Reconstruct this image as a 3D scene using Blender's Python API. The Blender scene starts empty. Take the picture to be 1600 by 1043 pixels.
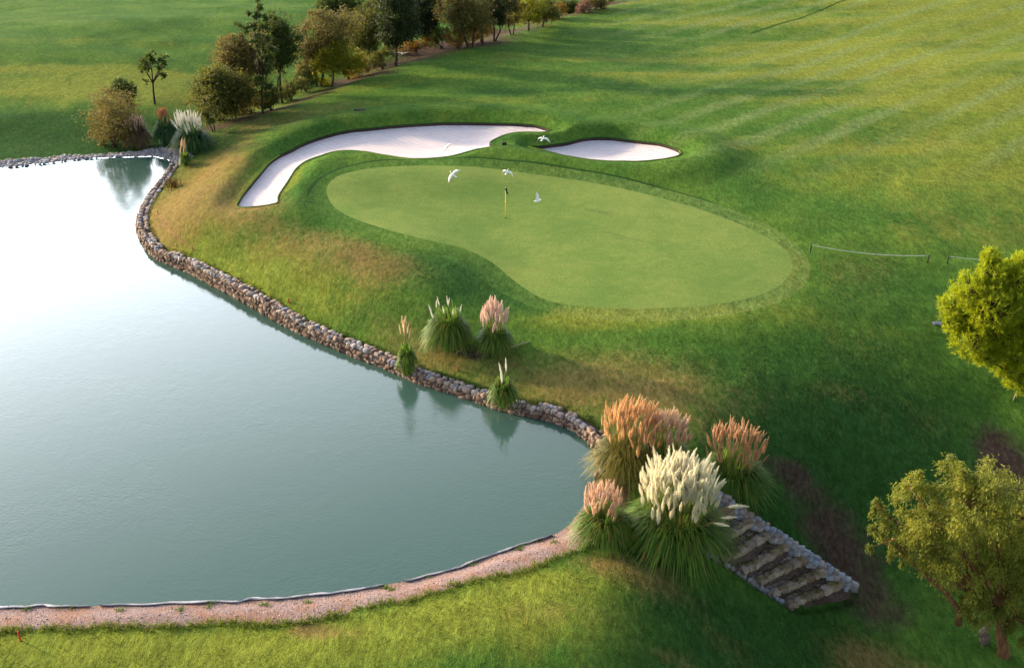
import bpy, math, random
import numpy as np
from mathutils import Vector, Matrix, Euler
from mathutils.geometry import delaunay_2d_cdt

random.seed(7)
rng = np.random.default_rng(11)
R = math.radians
sc = bpy.context.scene
COL = sc.collection

# ------------------------------------------------------------------ camera
CAM_H, PITCH, F = 23.2, R(27.5), 1600.0
SP, CP = math.sin(PITCH), math.cos(PITCH)
cam_d = bpy.data.cameras.new('camera')
cam_d.sensor_width = 36; cam_d.lens = 36.0
cam_d.clip_start = 0.5; cam_d.clip_end = 6000
cam = bpy.data.objects.new('camera', cam_d); COL.objects.link(cam)
cam.location = (0, 0, CAM_H); cam.rotation_euler = (R(90) - PITCH, 0, 0)
sc.camera = cam

def P(px, py, z=0.0):
    u = (px - 800) / F; v = (py - 521.5) / F
    d = (u, CP - v * SP, -(SP + v * CP))
    t = (z - CAM_H) / d[2]
    return np.array((d[0] * t, d[1] * t, z))

def at_depth(px, py, y):
    """point of the vertical plane y = const"""
    u = (px - 800) / F; v = (py - 521.5) / F
    t = y / (CP - v * SP)
    return np.array((u * t, y, CAM_H - (SP + v * CP) * t)), t

# ------------------------------------------------------------------ small tools
def smooth(a, b, x):
    t = np.clip((x - a) / (b - a), 0, 1)
    return t * t * (3 - 2 * t)

def vnoise(x, y, seed=0):
    xi = np.floor(x).astype(np.int64); yi = np.floor(y).astype(np.int64)
    fx = x - xi; fy = y - yi
    fx = fx * fx * (3 - 2 * fx); fy = fy * fy * (3 - 2 * fy)
    def h(i, j):
        n = (i * 374761393 + j * 668265263 + seed * 1442695) & 0x7fffffff
        n = ((n ^ (n >> 13)) * 1274126177) & 0x7fffffff
        return ((n ^ (n >> 16)) & 0xffff) / 65535.0
    a = h(xi, yi); b = h(xi + 1, yi); c = h(xi, yi + 1); d = h(xi + 1, yi + 1)
    return (a * (1 - fx) + b * fx) * (1 - fy) + (c * (1 - fx) + d * fx) * fy

def fbm(x, y, seed=0, o=3):
    s = 0; a = 0.5; n = 0
    for k in range(o):
        s = s + a * vnoise(x * 2 ** k, y * 2 ** k, seed + k * 17); n += a; a *= 0.5
    return s / n

def catmull(pts, step, closed=True):
    pts = [np.asarray(p, float) for p in pts]; n = len(pts); out = []
    rg = range(n) if closed else range(n - 1)
    for i in rg:
        if closed:
            p0, p1, p2, p3 = pts[i - 1], pts[i], pts[(i + 1) % n], pts[(i + 2) % n]
        else:
            p0, p1, p2, p3 = pts[max(i - 1, 0)], pts[i], pts[i + 1], pts[min(i + 2, n - 1)]
        m = max(1, int(np.linalg.norm(p2 - p1) / step))
        for k in range(m):
            t = k / m
            out.append(0.5 * ((2 * p1) + (-p0 + p2) * t + (2 * p0 - 5 * p1 + 4 * p2 - p3) * t * t + (-p0 + 3 * p1 - 3 * p2 + p3) * t ** 3))
    if not closed: out.append(pts[-1])
    return np.array(out)

def sd_poly(xy, poly, closed=True):
    """signed distance, negative inside"""
    xy = np.atleast_2d(xy)[:, :2]; out = np.full(len(xy), 1e9)
    A = poly[:, :2]; B = np.roll(A, -1, 0)
    if not closed: A = A[:-1]; B = B[:-1]
    AB = B - A; L2 = (AB ** 2).sum(1) + 1e-12
    for s in range(0, len(xy), 8000):
        p = xy[s:s + 8000]
        ap = p[:, None, :] - A[None]
        t = np.clip((ap * AB).sum(2) / L2, 0, 1)
        d = np.sqrt(((ap - t[..., None] * AB) ** 2).sum(2)).min(1)
        if closed:
            y0 = A[None, :, 1] > p[:, None, 1]; y1 = B[None, :, 1] > p[:, None, 1]
            den = np.where(np.abs(AB[:, 1]) < 1e-12, 1e-12, AB[:, 1])
            xc = A[None, :, 0] + (p[:, None, 1] - A[None, :, 1]) / den * AB[None, :, 0]
            ins = ((y0 != y1) & (p[:, None, 0] < xc)).sum(1) % 2 == 1
            d = np.where(ins, -d, d)
        out[s:s + 8000] = d
    return out

def side_line(xy, line):
    """signed distance to an open polyline, positive on its left"""
    xy = np.atleast_2d(xy)[:, :2]; A = line[:-1, :2]; B = line[1:, :2]; AB = B - A; L2 = (AB ** 2).sum(1)
    out = np.zeros(len(xy))
    for s in range(0, len(xy), 8000):
        p = xy[s:s + 8000]; ap = p[:, None, :] - A[None]
        t = np.clip((ap * AB).sum(2) / L2, 0, 1)
        d = np.sqrt(((ap - t[..., None] * AB) ** 2).sum(2)); k = d.argmin(1); r = np.arange(len(p))
        cr = AB[k, 0] * ap[r, k, 1] - AB[k, 1] * ap[r, k, 0]
        out[s:s + 8000] = np.where(cr > 0, 1, -1) * d[r, k]
    return out

def mesh_np(name, V, faces, mats, smooth_shade=False, midx=None):
    me = bpy.data.meshes.new(name)
    V = np.asarray(V, np.float32)
    if isinstance(faces, np.ndarray):
        k = faces.shape[1]; n = len(faces)
        me.vertices.add(len(V)); me.vertices.foreach_set('co', V.ravel())
        me.loops.add(n * k); me.loops.foreach_set('vertex_index', faces.astype(np.int32).ravel())
        me.polygons.add(n); me.polygons.foreach_set('loop_start', np.arange(0, n * k, k, dtype=np.int32))
        me.update(calc_edges=True)
    else:
        me.from_pydata([tuple(map(float, v)) for v in V], [], faces)
    for m in (mats if isinstance(mats, (list, tuple)) else [mats]): me.materials.append(m)
    if midx is not None: me.polygons.foreach_set('material_index', np.asarray(midx, np.int32))
    if smooth_shade: me.polygons.foreach_set('use_smooth', np.ones(len(me.polygons), bool))
    me.validate(); me.update()
    return me

def attr(me, name, data):
    data = np.asarray(data, np.float32)
    if data.ndim == 1:
        a = me.attributes.new(name, 'FLOAT', 'POINT'); a.data.foreach_set('value', data)
    else:
        a = me.attributes.new(name, 'FLOAT_COLOR', 'POINT'); a.data.foreach_set('color', data.ravel())

def obj(name, me, parent=None, loc=None):
    o = bpy.data.objects.new(name, me); COL.objects.link(o)
    if parent: o.parent = parent
    if loc is not None: o.location = tuple(map(float, loc))
    return o

def tag(o, label=None, cat=None, group=None, kind=None):
    if label: o['label'] = label
    if cat: o['category'] = cat
    if group: o['group'] = group
    if kind or cat: o['kind'] = kind or 'thing'
    return o

def empty(name, loc, label, cat, group=None, rz=0.0):
    o = obj(name, None, None, loc); o.rotation_euler[2] = rz; o.empty_display_size = 0.3
    return tag(o, label, cat, group)

class Geo:
    """collects pieces into one mesh"""
    def __init__(s): s.V = []; s.Fc = []; s.n = 0; s.M = []; s.T = []
    def add(s, V, faces, m=0, tone=0.5):
        V = np.asarray(V, float); s.V.append(V); s.T.append(np.full(len(V), tone))
        for f in faces: s.Fc.append(tuple(int(i) + s.n for i in f)); s.M.append(m)
        s.n += len(V)
    def tube(s, pts, rad, sides=7, m=0, cap=True, tone=0.5):
        pts = [np.asarray(p, float) for p in pts]; k = len(pts); V = []; fc = []
        up = np.array((0.123, 0.95, 0.28))
        for i, p in enumerate(pts):
            d = pts[min(i + 1, k - 1)] - pts[max(i - 1, 0)]; d = d / (np.linalg.norm(d) + 1e-9)
            a = np.cross(d, up); a /= np.linalg.norm(a) + 1e-9; b = np.cross(d, a)
            r = rad[i] if hasattr(rad, '__len__') else rad
            for j in range(sides):
                w = 2 * math.pi * j / sides; V.append(p + r * (math.cos(w) * a + math.sin(w) * b))
        for i in range(k - 1):
            for j in range(sides):
                j2 = (j + 1) % sides
                fc.append((i * sides + j, i * sides + j2, (i + 1) * sides + j2, (i + 1) * sides + j))
        if cap:
            fc.append(tuple(range(sides))[::-1]); fc.append(tuple(range((k - 1) * sides, k * sides)))
        s.add(V, fc, m, tone)
    def box(s, c, size, rz=0, m=0):
        cx, cy, cz = c; a, b, h = [q / 2 for q in size]; V = []
        for z in (-h, h):
            for x, y in ((-a, -b), (a, -b), (a, b), (-a, b)):
                V.append((cx + x * math.cos(rz) - y * math.sin(rz), cy + x * math.sin(rz) + y * math.cos(rz), cz + z))
        s.add(V, [(3, 2, 1, 0), (4, 5, 6, 7), (0, 1, 5, 4), (1, 2, 6, 5), (2, 3, 7, 6), (3, 0, 4, 7)], m)
    def build(s, name, mats, parent=None, loc=None, smooth_shade=True):
        V = np.concatenate(s.V) if s.V else np.zeros((0, 3))
        me = mesh_np(name, V, s.Fc, mats, smooth_shade, s.M)
        attr(me, 'tone', np.concatenate(s.T))
        return obj(name, me, parent, loc)

# icosphere data for stones
def ico(sub):
    t = (1 + 5 ** .5) / 2
    V = [(-1, t, 0), (1, t, 0), (-1, -t, 0), (1, -t, 0), (0, -1, t), (0, 1, t), (0, -1, -t), (0, 1, -t), (t, 0, -1), (t, 0, 1), (-t, 0, -1), (-t, 0, 1)]
    V = [np.array(v) / np.linalg.norm(v) for v in V]
    Fc = [(0, 11, 5), (0, 5, 1), (0, 1, 7), (0, 7, 10), (0, 10, 11), (1, 5, 9), (5, 11, 4), (11, 10, 2), (10, 7, 6), (7, 1, 8), (3, 9, 4), (3, 4, 2), (3, 2, 6), (3, 6, 8), (3, 8, 9), (4, 9, 5), (2, 4, 11), (6, 2, 10), (8, 6, 7), (9, 8, 1)]
    for _ in range(sub):
        c = {}; nf = []
        def mid(a, b):
            k = (min(a, b), max(a, b))
            if k not in c:
                m = V[a] + V[b]; V.append(m / np.linalg.norm(m)); c[k] = len(V) - 1
            return c[k]
        for a, b, d in Fc:
            x, y, z = mid(a, b), mid(b, d), mid(d, a); nf += [(a, x, z), (b, y, x), (d, z, y), (x, y, z)]
        Fc = nf
    return np.array(V), Fc
ICO1 = ico(1); ICO2 = ico(2); ICO0 = ico(0)

def stone(g, c, size, rz=0, tilt=0.0, m=0, rough=0.16, src=ICO1, boxy=0.55):
    V, Fc = src
    Q = np.sign(V) * np.abs(V) ** boxy                       # squarer than a ball
    Q = Q / np.abs(Q).max()
    Q = Q * (1 + rough * (rng.random((len(V), 1)) - 0.5) * 2) + rough * 0.4 * (rng.random(V.shape) - .5)
    Q = Q * np.array(size) / 2
    M = np.array(Euler((random.uniform(-tilt, tilt), random.uniform(-tilt, tilt), rz)).to_matrix())
    g.add(Q @ M.T + np.array(c), Fc, m, random.random())

# ------------------------------------------------------------------ materials
class NT:
    def __init__(s, name):
        s.mat = bpy.data.materials.new(name); s.mat.use_nodes = True
        s.t = s.mat.node_tree; s.t.nodes.clear()
        s.out = s.t.nodes.new('ShaderNodeOutputMaterial')
    def n(s, typ, **kw):
        nd = s.t.nodes.new('ShaderNode' + typ)
        for k, v in kw.items():
            if hasattr(nd, k): setattr(nd, k, v)
            else: nd.inputs[k].default_value = v
        return nd
    def l(s, a, b): s.t.links.new(a, b)
    def val(s, x, sock):
        if isinstance(x, (int, float)): sock.default_value = x
        elif isinstance(x, tuple): sock.default_value = x if len(x) == 4 or sock.type == 'VECTOR' else (*x, 1)
        else: s.l(x, sock)
    def math(s, op, a, b=0.0, clamp=False):
        nd = s.n('Math'); nd.operation = op; nd.use_clamp = clamp
        s.val(a, nd.inputs[0]); s.val(b, nd.inputs[1]); return nd.outputs[0]
    def mix(s, fac, a, b, blend='MIX'):
        nd = s.n('Mix'); nd.data_type = 'RGBA'; nd.blend_type = blend
        s.val(fac, nd.inputs[0]); s.val(a, nd.inputs[6]); s.val(b, nd.inputs[7]); return nd.outputs[2]
    def ss(s, x, a, b):
        nd = s.n('MapRange'); nd.interpolation_type = 'SMOOTHSTEP'
        s.val(x, nd.inputs[0]); nd.inputs[1].default_value = a; nd.inputs[2].default_value = b; return nd.outputs[0]
    def rng(s, x, a, b, c, d):
        nd = s.n('MapRange'); s.val(x, nd.inputs[0])
        for i, q in enumerate((a, b, c, d)): nd.inputs[i + 1].default_value = q
        return nd.outputs[0]
    def pos(s): return s.n('NewGeometry').outputs['Position']
    def obj(s): return s.n('TexCoord').outputs['Object']
    def noise(s, vec, scale, detail=4, rough=0.55, dist=0.0, stretch=None):
        if stretch:
            mp = s.n('Mapping'); mp.inputs['Scale'].default_value = stretch[:3]
            if len(stretch) > 3: mp.inputs['Rotation'].default_value = (0, 0, stretch[3])
            s.l(vec, mp.inputs[0]); vec = mp.outputs[0]
        nd = s.n('TexNoise'); s.l(vec, nd.inputs['Vector'])
        nd.inputs['Scale'].default_value = scale; nd.inputs['Detail'].default_value = detail
        nd.inputs['Roughness'].default_value = rough; nd.inputs['Distortion'].default_value = dist
        return nd.outputs[0]
    def vor(s, vec, scale, feature='F1', out='Distance', rand=1.0):
        nd = s.n('TexVoronoi'); nd.feature = feature; s.l(vec, nd.inputs['Vector']); nd.inputs['Scale'].default_value = scale
        nd.inputs['Randomness'].default_value = rand
        return nd.outputs[out]
    def attr(s, name, out='Fac'):
        nd = s.n('Attribute'); nd.attribute_name = name; return nd.outputs[out]
    def bump(s, h, strength, dist, prev=None):
        nd = s.n('Bump'); s.val(h, nd.inputs['Height']); nd.inputs['Strength'].default_value = strength
        nd.inputs['Distance'].default_value = dist
        if prev is not None: s.l(prev, nd.inputs['Normal'])
        return nd.outputs[0]
    def pbr(s, col, rough=0.8, spec=0.3, normal=None, metal=0.0, trans=None, tfac=0.35):
        b = s.n('BsdfPrincipled'); s.val(col, b.inputs['Base Color']); s.val(rough, b.inputs['Roughness'])
        b.inputs['Specular IOR Level'].default_value = spec; b.inputs['Metallic'].default_value = metal
        if normal is not None: s.l(normal, b.inputs['Normal'])
        last = b.outputs[0]
        if trans is not None:
            t = s.n('BsdfTranslucent'); s.val(trans, t.inputs[0])
            m = s.n('MixShader'); m.inputs[0].default_value = tfac
            s.l(last, m.inputs[1]); s.l(t.outputs[0], m.inputs[2]); last = m.outputs[0]
        s.l(last, s.out.inputs[0]); return s.mat

def ground_material():
    t = NT('turf'); p = t.pos()
    nz = t.n('Attribute'); nz.attribute_name = 'zone'
    sep = t.n('SeparateColor'); t.l(nz.outputs['Color'], sep.inputs[0])
    dry, yel, bare, deep = sep.outputs[0], sep.outputs[1], sep.outputs[2], nz.outputs['Alpha']
    n6 = t.noise(p, 2.6, 5, 0.7, 0.3, (1, .5, 1, .35))
    n1 = t.noise(p, 0.22, 5, 0.6); n2 = t.noise(p, 1.1, 6, 0.65, 0.4); n3 = t.noise(p, 6.0, 4, 0.6, 0.0, (1, 0.45, 1, 0.5))
    n4 = t.noise(p, 26.0, 3, 0.6, 0.0, (1, 0.6, 1, -0.4)); n5 = t.noise(p, 0.55, 5, 0.7, 0.6, (1, 0.5, 1, 0.25))
    col = t.mix(t.ss(n1, 0.35, 0.68), GR['lush'], GR['mid'])
    col = t.mix(t.ss(t.math('ADD', yel, t.math('MULTIPLY', t.math('SUBTRACT', n5, 0.5), 0.9)), 0.25, 0.85), col, GR['yel'])
    col = t.mix(t.math('MULTIPLY', t.attr('lane'), t.rng(n6, .3, .7, .35, .8)), col, (0.16, 0.21, 0.075))
    col = t.mix(t.ss(t.math('ADD', deep, t.math('MULTIPLY', t.math('SUBTRACT', n2, 0.5), 0.6)), 0.2, 0.95), col, GR['deep'])
    dn = t.math('ADD', dry, t.math('MULTIPLY', t.math('SUBTRACT', t.math('ADD', t.math('MULTIPLY', n5, .55), t.math('MULTIPLY', n3, .45)), 0.5), 1.5))
    drycol = t.mix(n2, GR['dry'], GR['dry2'])
    col = t.mix(t.math('MULTIPLY', t.ss(dn, 0.15, 0.9), 0.9), col, drycol)
    bn = t.math('ADD', bare, t.math('MULTIPLY', t.math('SUBTRACT', n2, 0.5), 0.7))
    col = t.mix(t.ss(bn, 0.3, 0.8), col, t.mix(n3, GR['soil'], GR['soil2']))
    v = t.math('MULTIPLY', t.math('MULTIPLY', t.rng(n3, 0.25, 0.75, 0.66, 1.34), t.rng(n4, 0.25, 0.75, 0.6, 1.4)), t.rng(n6, 0.3, 0.7, 0.72, 1.28))
    col = t.mix(1.0, col, t.comb(v), 'MULTIPLY')
    h = t.math('ADD', t.math('MULTIPLY', n3, 1.0), t.math('MULTIPLY', n4, 0.8))
    bm = t.bump(h, 0.9, 0.09)
    return t.pbr(col, 1.0, 0.02, bm)

def _comb(s, v):
    c = s.n('CombineColor')
    for i in range(3): s.l(v, c.inputs[i])
    return c.outputs[0]
NT.comb = _comb

GR = dict(lush=(0.050, 0.120, 0.019), mid=(0.086, 0.158, 0.024), yel=(0.165, 0.195, 0.028), deep=(0.030, 0.084, 0.018),
          dry=(0.225, 0.142, 0.056), dry2=(0.165, 0.125, 0.040), soil=(0.045, 0.029, 0.022), soil2=(0.10, 0.066, 0.048))

def turf_simple(name, a, b, fine=0.2, bstr=0.4):
    t = NT(name); p = t.pos()
    n1 = t.noise(p, 0.3, 5, 0.6, 0.3); n3 = t.noise(p, 9.0, 4, 0.65); n4 = t.noise(p, 40.0, 2, 0.6); n2 = t.noise(p, 1.6, 4, 0.6)
    col = t.mix(t.ss(t.math('ADD', t.math('MULTIPLY', t.noise(p, 0.09, 3), .35), t.math('ADD', t.math('MULTIPLY', n1, .4), t.math('MULTIPLY', n2, .25))), 0.36, 0.64), a, b)
    v = t.math('MULTIPLY', t.rng(n3, 0.25, 0.75, 1 - fine, 1 + fine), t.rng(n4, 0.25, 0.75, 1 - fine * 1.2, 1 + fine * 1.2))
    col = t.mix(1.0, col, t.comb(v), 'MULTIPLY')
    return t.pbr(col, 1.0, 0.03, t.bump(t.math('ADD', n3, n4), bstr, 0.03))

def leaf_mat(name, a, b, tfac=0.4, rough=0.6, trans=None):
    t = NT(name); tone = t.attr('tone')
    n = t.noise(t.obj(), 1.3, 3)
    f = t.math('ADD', t.math('MULTIPLY', tone, 0.75), t.math('MULTIPLY', n, 0.3), True)
    col = t.mix(f, a, b)
    tr = t.mix(0.5, col, trans if trans else tuple(min(1, q * 1.6) for q in b))
    return t.pbr(col, rough, 0.2, None, 0, tr, tfac)

def bark_mat(name, a, b):
    t = NT(name); o = t.obj(); n = t.noise(o, 9, 5, 0.7, 0.3, (1, 1, 0.25)); n2 = t.noise(o, 2.0, 3)
    col = t.mix(t.ss(n, 0.35, 0.65), a, b); col = t.mix(t.math('MULTIPLY', n2, 0.4), col, tuple(q * .5 for q in a))
    return t.pbr(col, 0.95, 0.1, t.bump(n, 0.8, 0.04))

def stone_mat(name, cols, moss=None, scale=5.0):
    t = NT(name); o = t.pos(); tone = t.attr('tone')
    rp = t.n('ValToRGB'); t.l(tone, rp.inputs[0])
    e = rp.color_ramp.elements
    e[0].position = 0; e[0].color = (*cols[0], 1); e[1].position = 1; e[1].color = (*cols[-1], 1)
    for i, c in enumerate(cols[1:-1]):
        q = e.new((i + 1) / (len(cols) - 1)); q.color = (*c, 1)
    n = t.noise(o, scale, 6, 0.7); n2 = t.noise(o, scale * 6, 3, 0.6)
    col = t.mix(1.0, rp.outputs[0], t.comb(t.math('MULTIPLY', t.rng(n, .25, .75, .6, 1.35), t.rng(n2, .25, .75, .8, 1.2))), 'MULTIPLY')
    if moss:
        nz = t.n('SeparateXYZ'); t.l(t.n('NewGeometry').outputs['Normal'], nz.inputs[0])
        m2 = t.noise(o, 1.7, 4, 0.6)
        f = t.math('MULTIPLY', t.ss(nz.outputs[2], 0.35, 0.9), t.ss(m2, 0.4, 0.62))
        col = t.mix(f, col, t.mix(n2, moss, tuple(q * .5 for q in moss)))
    return t.pbr(col, 0.9, 0.25, t.bump(t.math('ADD', n, t.math('MULTIPLY', n2, .4)), 0.8, 0.04))

def plain(name, col, rough=0.6, spec=0.4, var=0.25, scale=8.0, metal=0.0):
    t = NT(name); n = t.noise(t.obj(), scale, 4)
    c = t.mix(1.0, col, t.comb(t.rng(n, .25, .75, 1 - var, 1 + var)), 'MULTIPLY')
    return t.pbr(c, rough, spec, t.bump(n, 0.2, 0.01), metal)

def gravel_mat(name, a, b, c, sc1=9.0, bstr=1.0, green=0.0):
    t = NT(name); p = t.pos()
    cell = t.vor(p, sc1, out='Color'); sp = t.n('SeparateColor'); t.l(cell, sp.inputs[0])
    d = t.vor(p, sc1); n = t.noise(p, 0.9, 5, 0.65); n2 = t.noise(p, 22, 4, 0.7)
    col = t.mix(sp.outputs[0], a, b); col = t.mix(t.ss(n, 0.42, 0.66), col, c)
    col = t.mix(1.0, col, t.comb(t.math('MULTIPLY', t.rng(n2, .25, .75, .65, 1.35), t.rng(sp.outputs[1], 0, 1, .7, 1.25))), 'MULTIPLY')
    if green:
        g = t.noise(p, 0.75, 5, 0.7, 0.5)
        col = t.mix(t.ss(t.math('ADD', g, t.math('MULTIPLY', n2, .25)), 0.76, 0.84), col, (0.05, 0.09, 0.02))
    h = t.math('ADD', t.math('MULTIPLY', d, -1.0), t.math('MULTIPLY', n2, 0.6))
    return t.pbr(col, 0.95, 0.15, t.bump(h, bstr, 0.05))

def sand_mat():
    t = NT('bunker_sand'); p = t.pos()
    n = t.noise(p, 0.5, 5, 0.6); n2 = t.noise(p, 20, 4, 0.7); n3 = t.noise(p, 3.0, 4, 0.6, 1.0, (0.35, 1.6, 1, 0.5))
    rk = t.n('TexWave'); rk.wave_type = 'BANDS'; rk.bands_direction = 'DIAGONAL'; t.l(p, rk.inputs['Vector'])
    rk.inputs['Scale'].default_value = 0.9; rk.inputs['Distortion'].default_value = 5.0; rk.inputs['Detail'].default_value = 3; rk.inputs['Detail Scale'].default_value = 0.5
    col = t.mix(n, (0.60, 0.53, 0.56), (0.74, 0.67, 0.69))
    col = t.mix(t.math('MULTIPLY', t.ss(n3, .5, .75), .5), col, (0.50, 0.41, 0.41))
    col = t.mix(t.math('MULTIPLY', rk.outputs[1], .22), col, (0.5, 0.42, 0.43))
    col = t.mix(1.0, col, t.comb(t.rng(n2, .25, .75, .9, 1.1)), 'MULTIPLY')
    h = t.math('ADD', t.math('ADD', t.math('MULTIPLY', n2, .5), t.math('MULTIPLY', rk.outputs[1], .35)), t.math('MULTIPLY', n3, .8))
    return t.pbr(col, 1.0, 0.1, t.bump(h, 0.9, 0.10))

def water_mat():
    t = NT('pond_water'); p = t.pos()
    n1 = t.noise(p, 5.5, 3, 0.55, 0.4, (1, 1.7, 1, 0.6)); n2 = t.noise(p, 1.3, 3, 0.5, 0.3); n3 = t.noise(p, 14, 2, 0.5)
    murk = t.noise(p, 0.12, 3, 0.5)
    col = t.mix(murk, WATER[0], WATER[1])
    h = t.math('ADD', t.math('ADD', n1, t.math('MULTIPLY', n2, .9)), t.math('MULTIPLY', n3, .35))
    b = t.n('BsdfPrincipled'); t.val(col, b.inputs['Base Color']); b.inputs['Roughness'].default_value = 0.06
    b.inputs['IOR'].default_value = 1.33; bn = t.n('Bump'); t.l(h, bn.inputs['Height']); bn.inputs['Distance'].default_value = 0.03
    t.l(t.rng(t.noise(p, 0.09, 4, 0.6, 0.8, (1, 2.2, 1, 0.5)), .35, .65, .05, .19), bn.inputs['Strength']); t.l(bn.outputs[0], b.inputs['Normal'])
    b.inputs['Specular IOR Level'].default_value = 0.9
    t.l(b.outputs[0], t.out.inputs[0]); return t.mat
WATER = ((0.038, 0.088, 0.073), (0.050, 0.102, 0.083))

M = {}
M['ground'] = ground_material()
def blade_material():
    t = NT('grass_blade'); nz = t.n('Attribute'); nz.attribute_name = 'zone'; sep = t.n('SeparateColor'); t.l(nz.outputs['Color'], sep.inputs[0]); tone = t.attr('tone')
    col = t.mix(t.ss(t.math('ADD', sep.outputs[1], t.math('MULTIPLY', tone, .4)), .2, .9), GR['mid'], GR['yel'])
    col = t.mix(t.ss(nz.outputs['Alpha'], .1, .9), col, GR['lush'])
    col = t.mix(t.ss(t.math('ADD', sep.outputs[0], t.math('MULTIPLY', tone, .35)), .3, .9), col, GR['dry'])
    return t.pbr(col, .7, .2, None, 0, col, .45)
M['blade'] = blade_material()
M['soil'] = turf_simple('lip_soil', (0.04, 0.024, 0.027), (0.07, 0.042, 0.042), .3, .8)
M['green'] = turf_simple('green_turf', (0.115, 0.190, 0.040), (0.19, 0.245, 0.058), .24, .35)
M['fringe'] = turf_simple('fringe_turf', (0.05, 0.125, 0.022), (0.07, 0.145, 0.026), .22, .5)
M['rim'] = leaf_mat('backlit_rim_turf', (0.12, 0.21, 0.02), (0.20, 0.29, 0.03), .4, .9)  # lime paints the backlight on the near bunker rims
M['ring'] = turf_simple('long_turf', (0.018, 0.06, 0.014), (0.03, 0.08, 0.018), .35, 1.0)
M['sand'] = sand_mat(); M['water'] = water_mat()
M['path'] = gravel_mat('path_soil', (0.20, 0.135, 0.125), (0.27, 0.195, 0.19), (0.24, 0.135, 0.10), 22, .6, 1.0)
M['gravel'] = gravel_mat('bank_gravel', (0.36, 0.32, 0.34), (0.56, 0.52, 0.55), (0.26, 0.2, 0.19), 5, 1.2, 0.0)
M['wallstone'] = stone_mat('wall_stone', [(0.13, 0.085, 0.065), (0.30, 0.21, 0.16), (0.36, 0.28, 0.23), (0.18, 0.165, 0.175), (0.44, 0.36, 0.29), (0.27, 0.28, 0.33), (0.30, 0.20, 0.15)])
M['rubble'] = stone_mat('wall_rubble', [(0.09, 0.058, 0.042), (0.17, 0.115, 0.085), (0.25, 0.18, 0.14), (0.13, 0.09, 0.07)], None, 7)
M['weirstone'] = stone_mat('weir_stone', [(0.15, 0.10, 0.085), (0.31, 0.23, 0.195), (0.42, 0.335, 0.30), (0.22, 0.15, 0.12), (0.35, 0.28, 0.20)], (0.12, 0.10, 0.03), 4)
M['weirlip'] = stone_mat('weir_lip_stone', [(0.19, 0.13, 0.09), (0.33, 0.245, 0.18), (0.40, 0.31, 0.25), (0.25, 0.18, 0.125)], (0.22, 0.18, 0.06), 4)  # mossy lips toned apart from the treads; colour stands in for step shading
M['weirwall'] = stone_mat('weir_wall_stone', [(0.20, 0.185, 0.19), (0.24, 0.26, 0.33), (0.34, 0.30, 0.27), (0.29, 0.32, 0.38), (0.30, 0.21, 0.18), (0.38, 0.35, 0.33)], None, 4)
M['mortar'] = gravel_mat('mortar', (0.10, 0.065, 0.055), (0.14, 0.095, 0.08), (0.07, 0.05, 0.035), 12, 1.0)
M['pale_bark'] = bark_mat('pale_bark', (0.26, 0.16, 0.10), (0.38, 0.28, 0.2))
M['bark'] = bark_mat('dark_bark', (0.035, 0.025, 0.018), (0.075, 0.052, 0.036))
M['redbark'] = bark_mat('red_bark', (0.16, 0.07, 0.035), (0.27, 0.13, 0.06))
M['white'] = plain('bird_white', (0.86, 0.86, 0.84), .7, .2, .04)
M['beak'] = plain('bird_beak', (0.55, 0.33, 0.05), .5, .4, .1)
M['dark'] = plain('dark_paint', (0.03, 0.028, 0.03), .9, .05, .3)
M['yellow'] = plain('yellow_paint', (0.75, 0.55, 0.03), .4, .5, .08)
M['redpaint'] = plain('red_paint', (0.55, 0.035, 0.02), .6, .4, .2)
M['rust'] = plain('rusty_red', (0.26, 0.06, 0.03), .8, .3, .3)
M['rope'] = plain('rope', (0.62, 0.62, 0.56), .8, .2, .15, 30)
M['liner'] = plain('liner', (0.45, 0.43, 0.47), .5, .4, .2, 3)
M['slate'] = plain('slate', (0.09, 0.10, 0.15), .9, .05, .25)
M['stick'] = bark_mat('dead_wood', (0.30, 0.24, 0.17), (0.46, 0.38, 0.28))

# ------------------------------------------------------------------ outlines (photo pixels -> ground)
WZ = -1.5
def W(pts, z): return [P(a, b, z)[:2] for a, b in pts]
green_px = [(511, 310), (514, 300), (528, 290), (557, 282), (592, 276), (637, 272), (690, 271), (742, 272), (795, 276), (847, 281), (900, 287), (960, 297), (1020, 310), (1090, 328), (1150, 348), (1200, 370), (1227, 388), (1238, 408), (1232, 428), (1210, 446), (1170, 461), (1110, 471), (1040, 475), (970, 475), (905, 470), (858, 462), (828, 448), (800, 430), (775, 412), (746, 398), (718, 389), (683, 384), (648, 378), (606, 368), (571, 357), (543, 345), (522, 330)]
bunk1_px = [(369, 319), (380, 296), (400, 271), (424, 247), (448, 231), (473, 218), (508, 207), (550, 199), (600, 193.6), (655, 191), (711, 190), (760, 191.5), (805, 196), (837, 200), (854, 205), (859, 209), (844, 211), (809, 208.6), (784, 212), (770, 217), (765, 222), (769, 227), (778, 230), (760, 232), (735, 238), (711, 246), (690, 250), (662, 251.5), (637, 249), (609, 241.5), (581, 234), (557, 230), (536, 230), (515, 234), (494, 243), (476, 252), (462, 263), (451, 281), (441, 296), (434, 308), (432, 319), (403, 322), (378, 322.5)]
bunk2_px = [(826, 233), (844, 232), (865, 228.6), (889, 223.5), (910, 218), (934, 215), (958, 213.6), (982, 215), (1006, 219), (1030, 224), (1051, 231), (1061, 236), (1064, 241), (1058, 246), (1042, 250), (1015, 252), (976, 252.6), (940, 251), (910, 248), (880, 243.6), (850, 238)]
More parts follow.
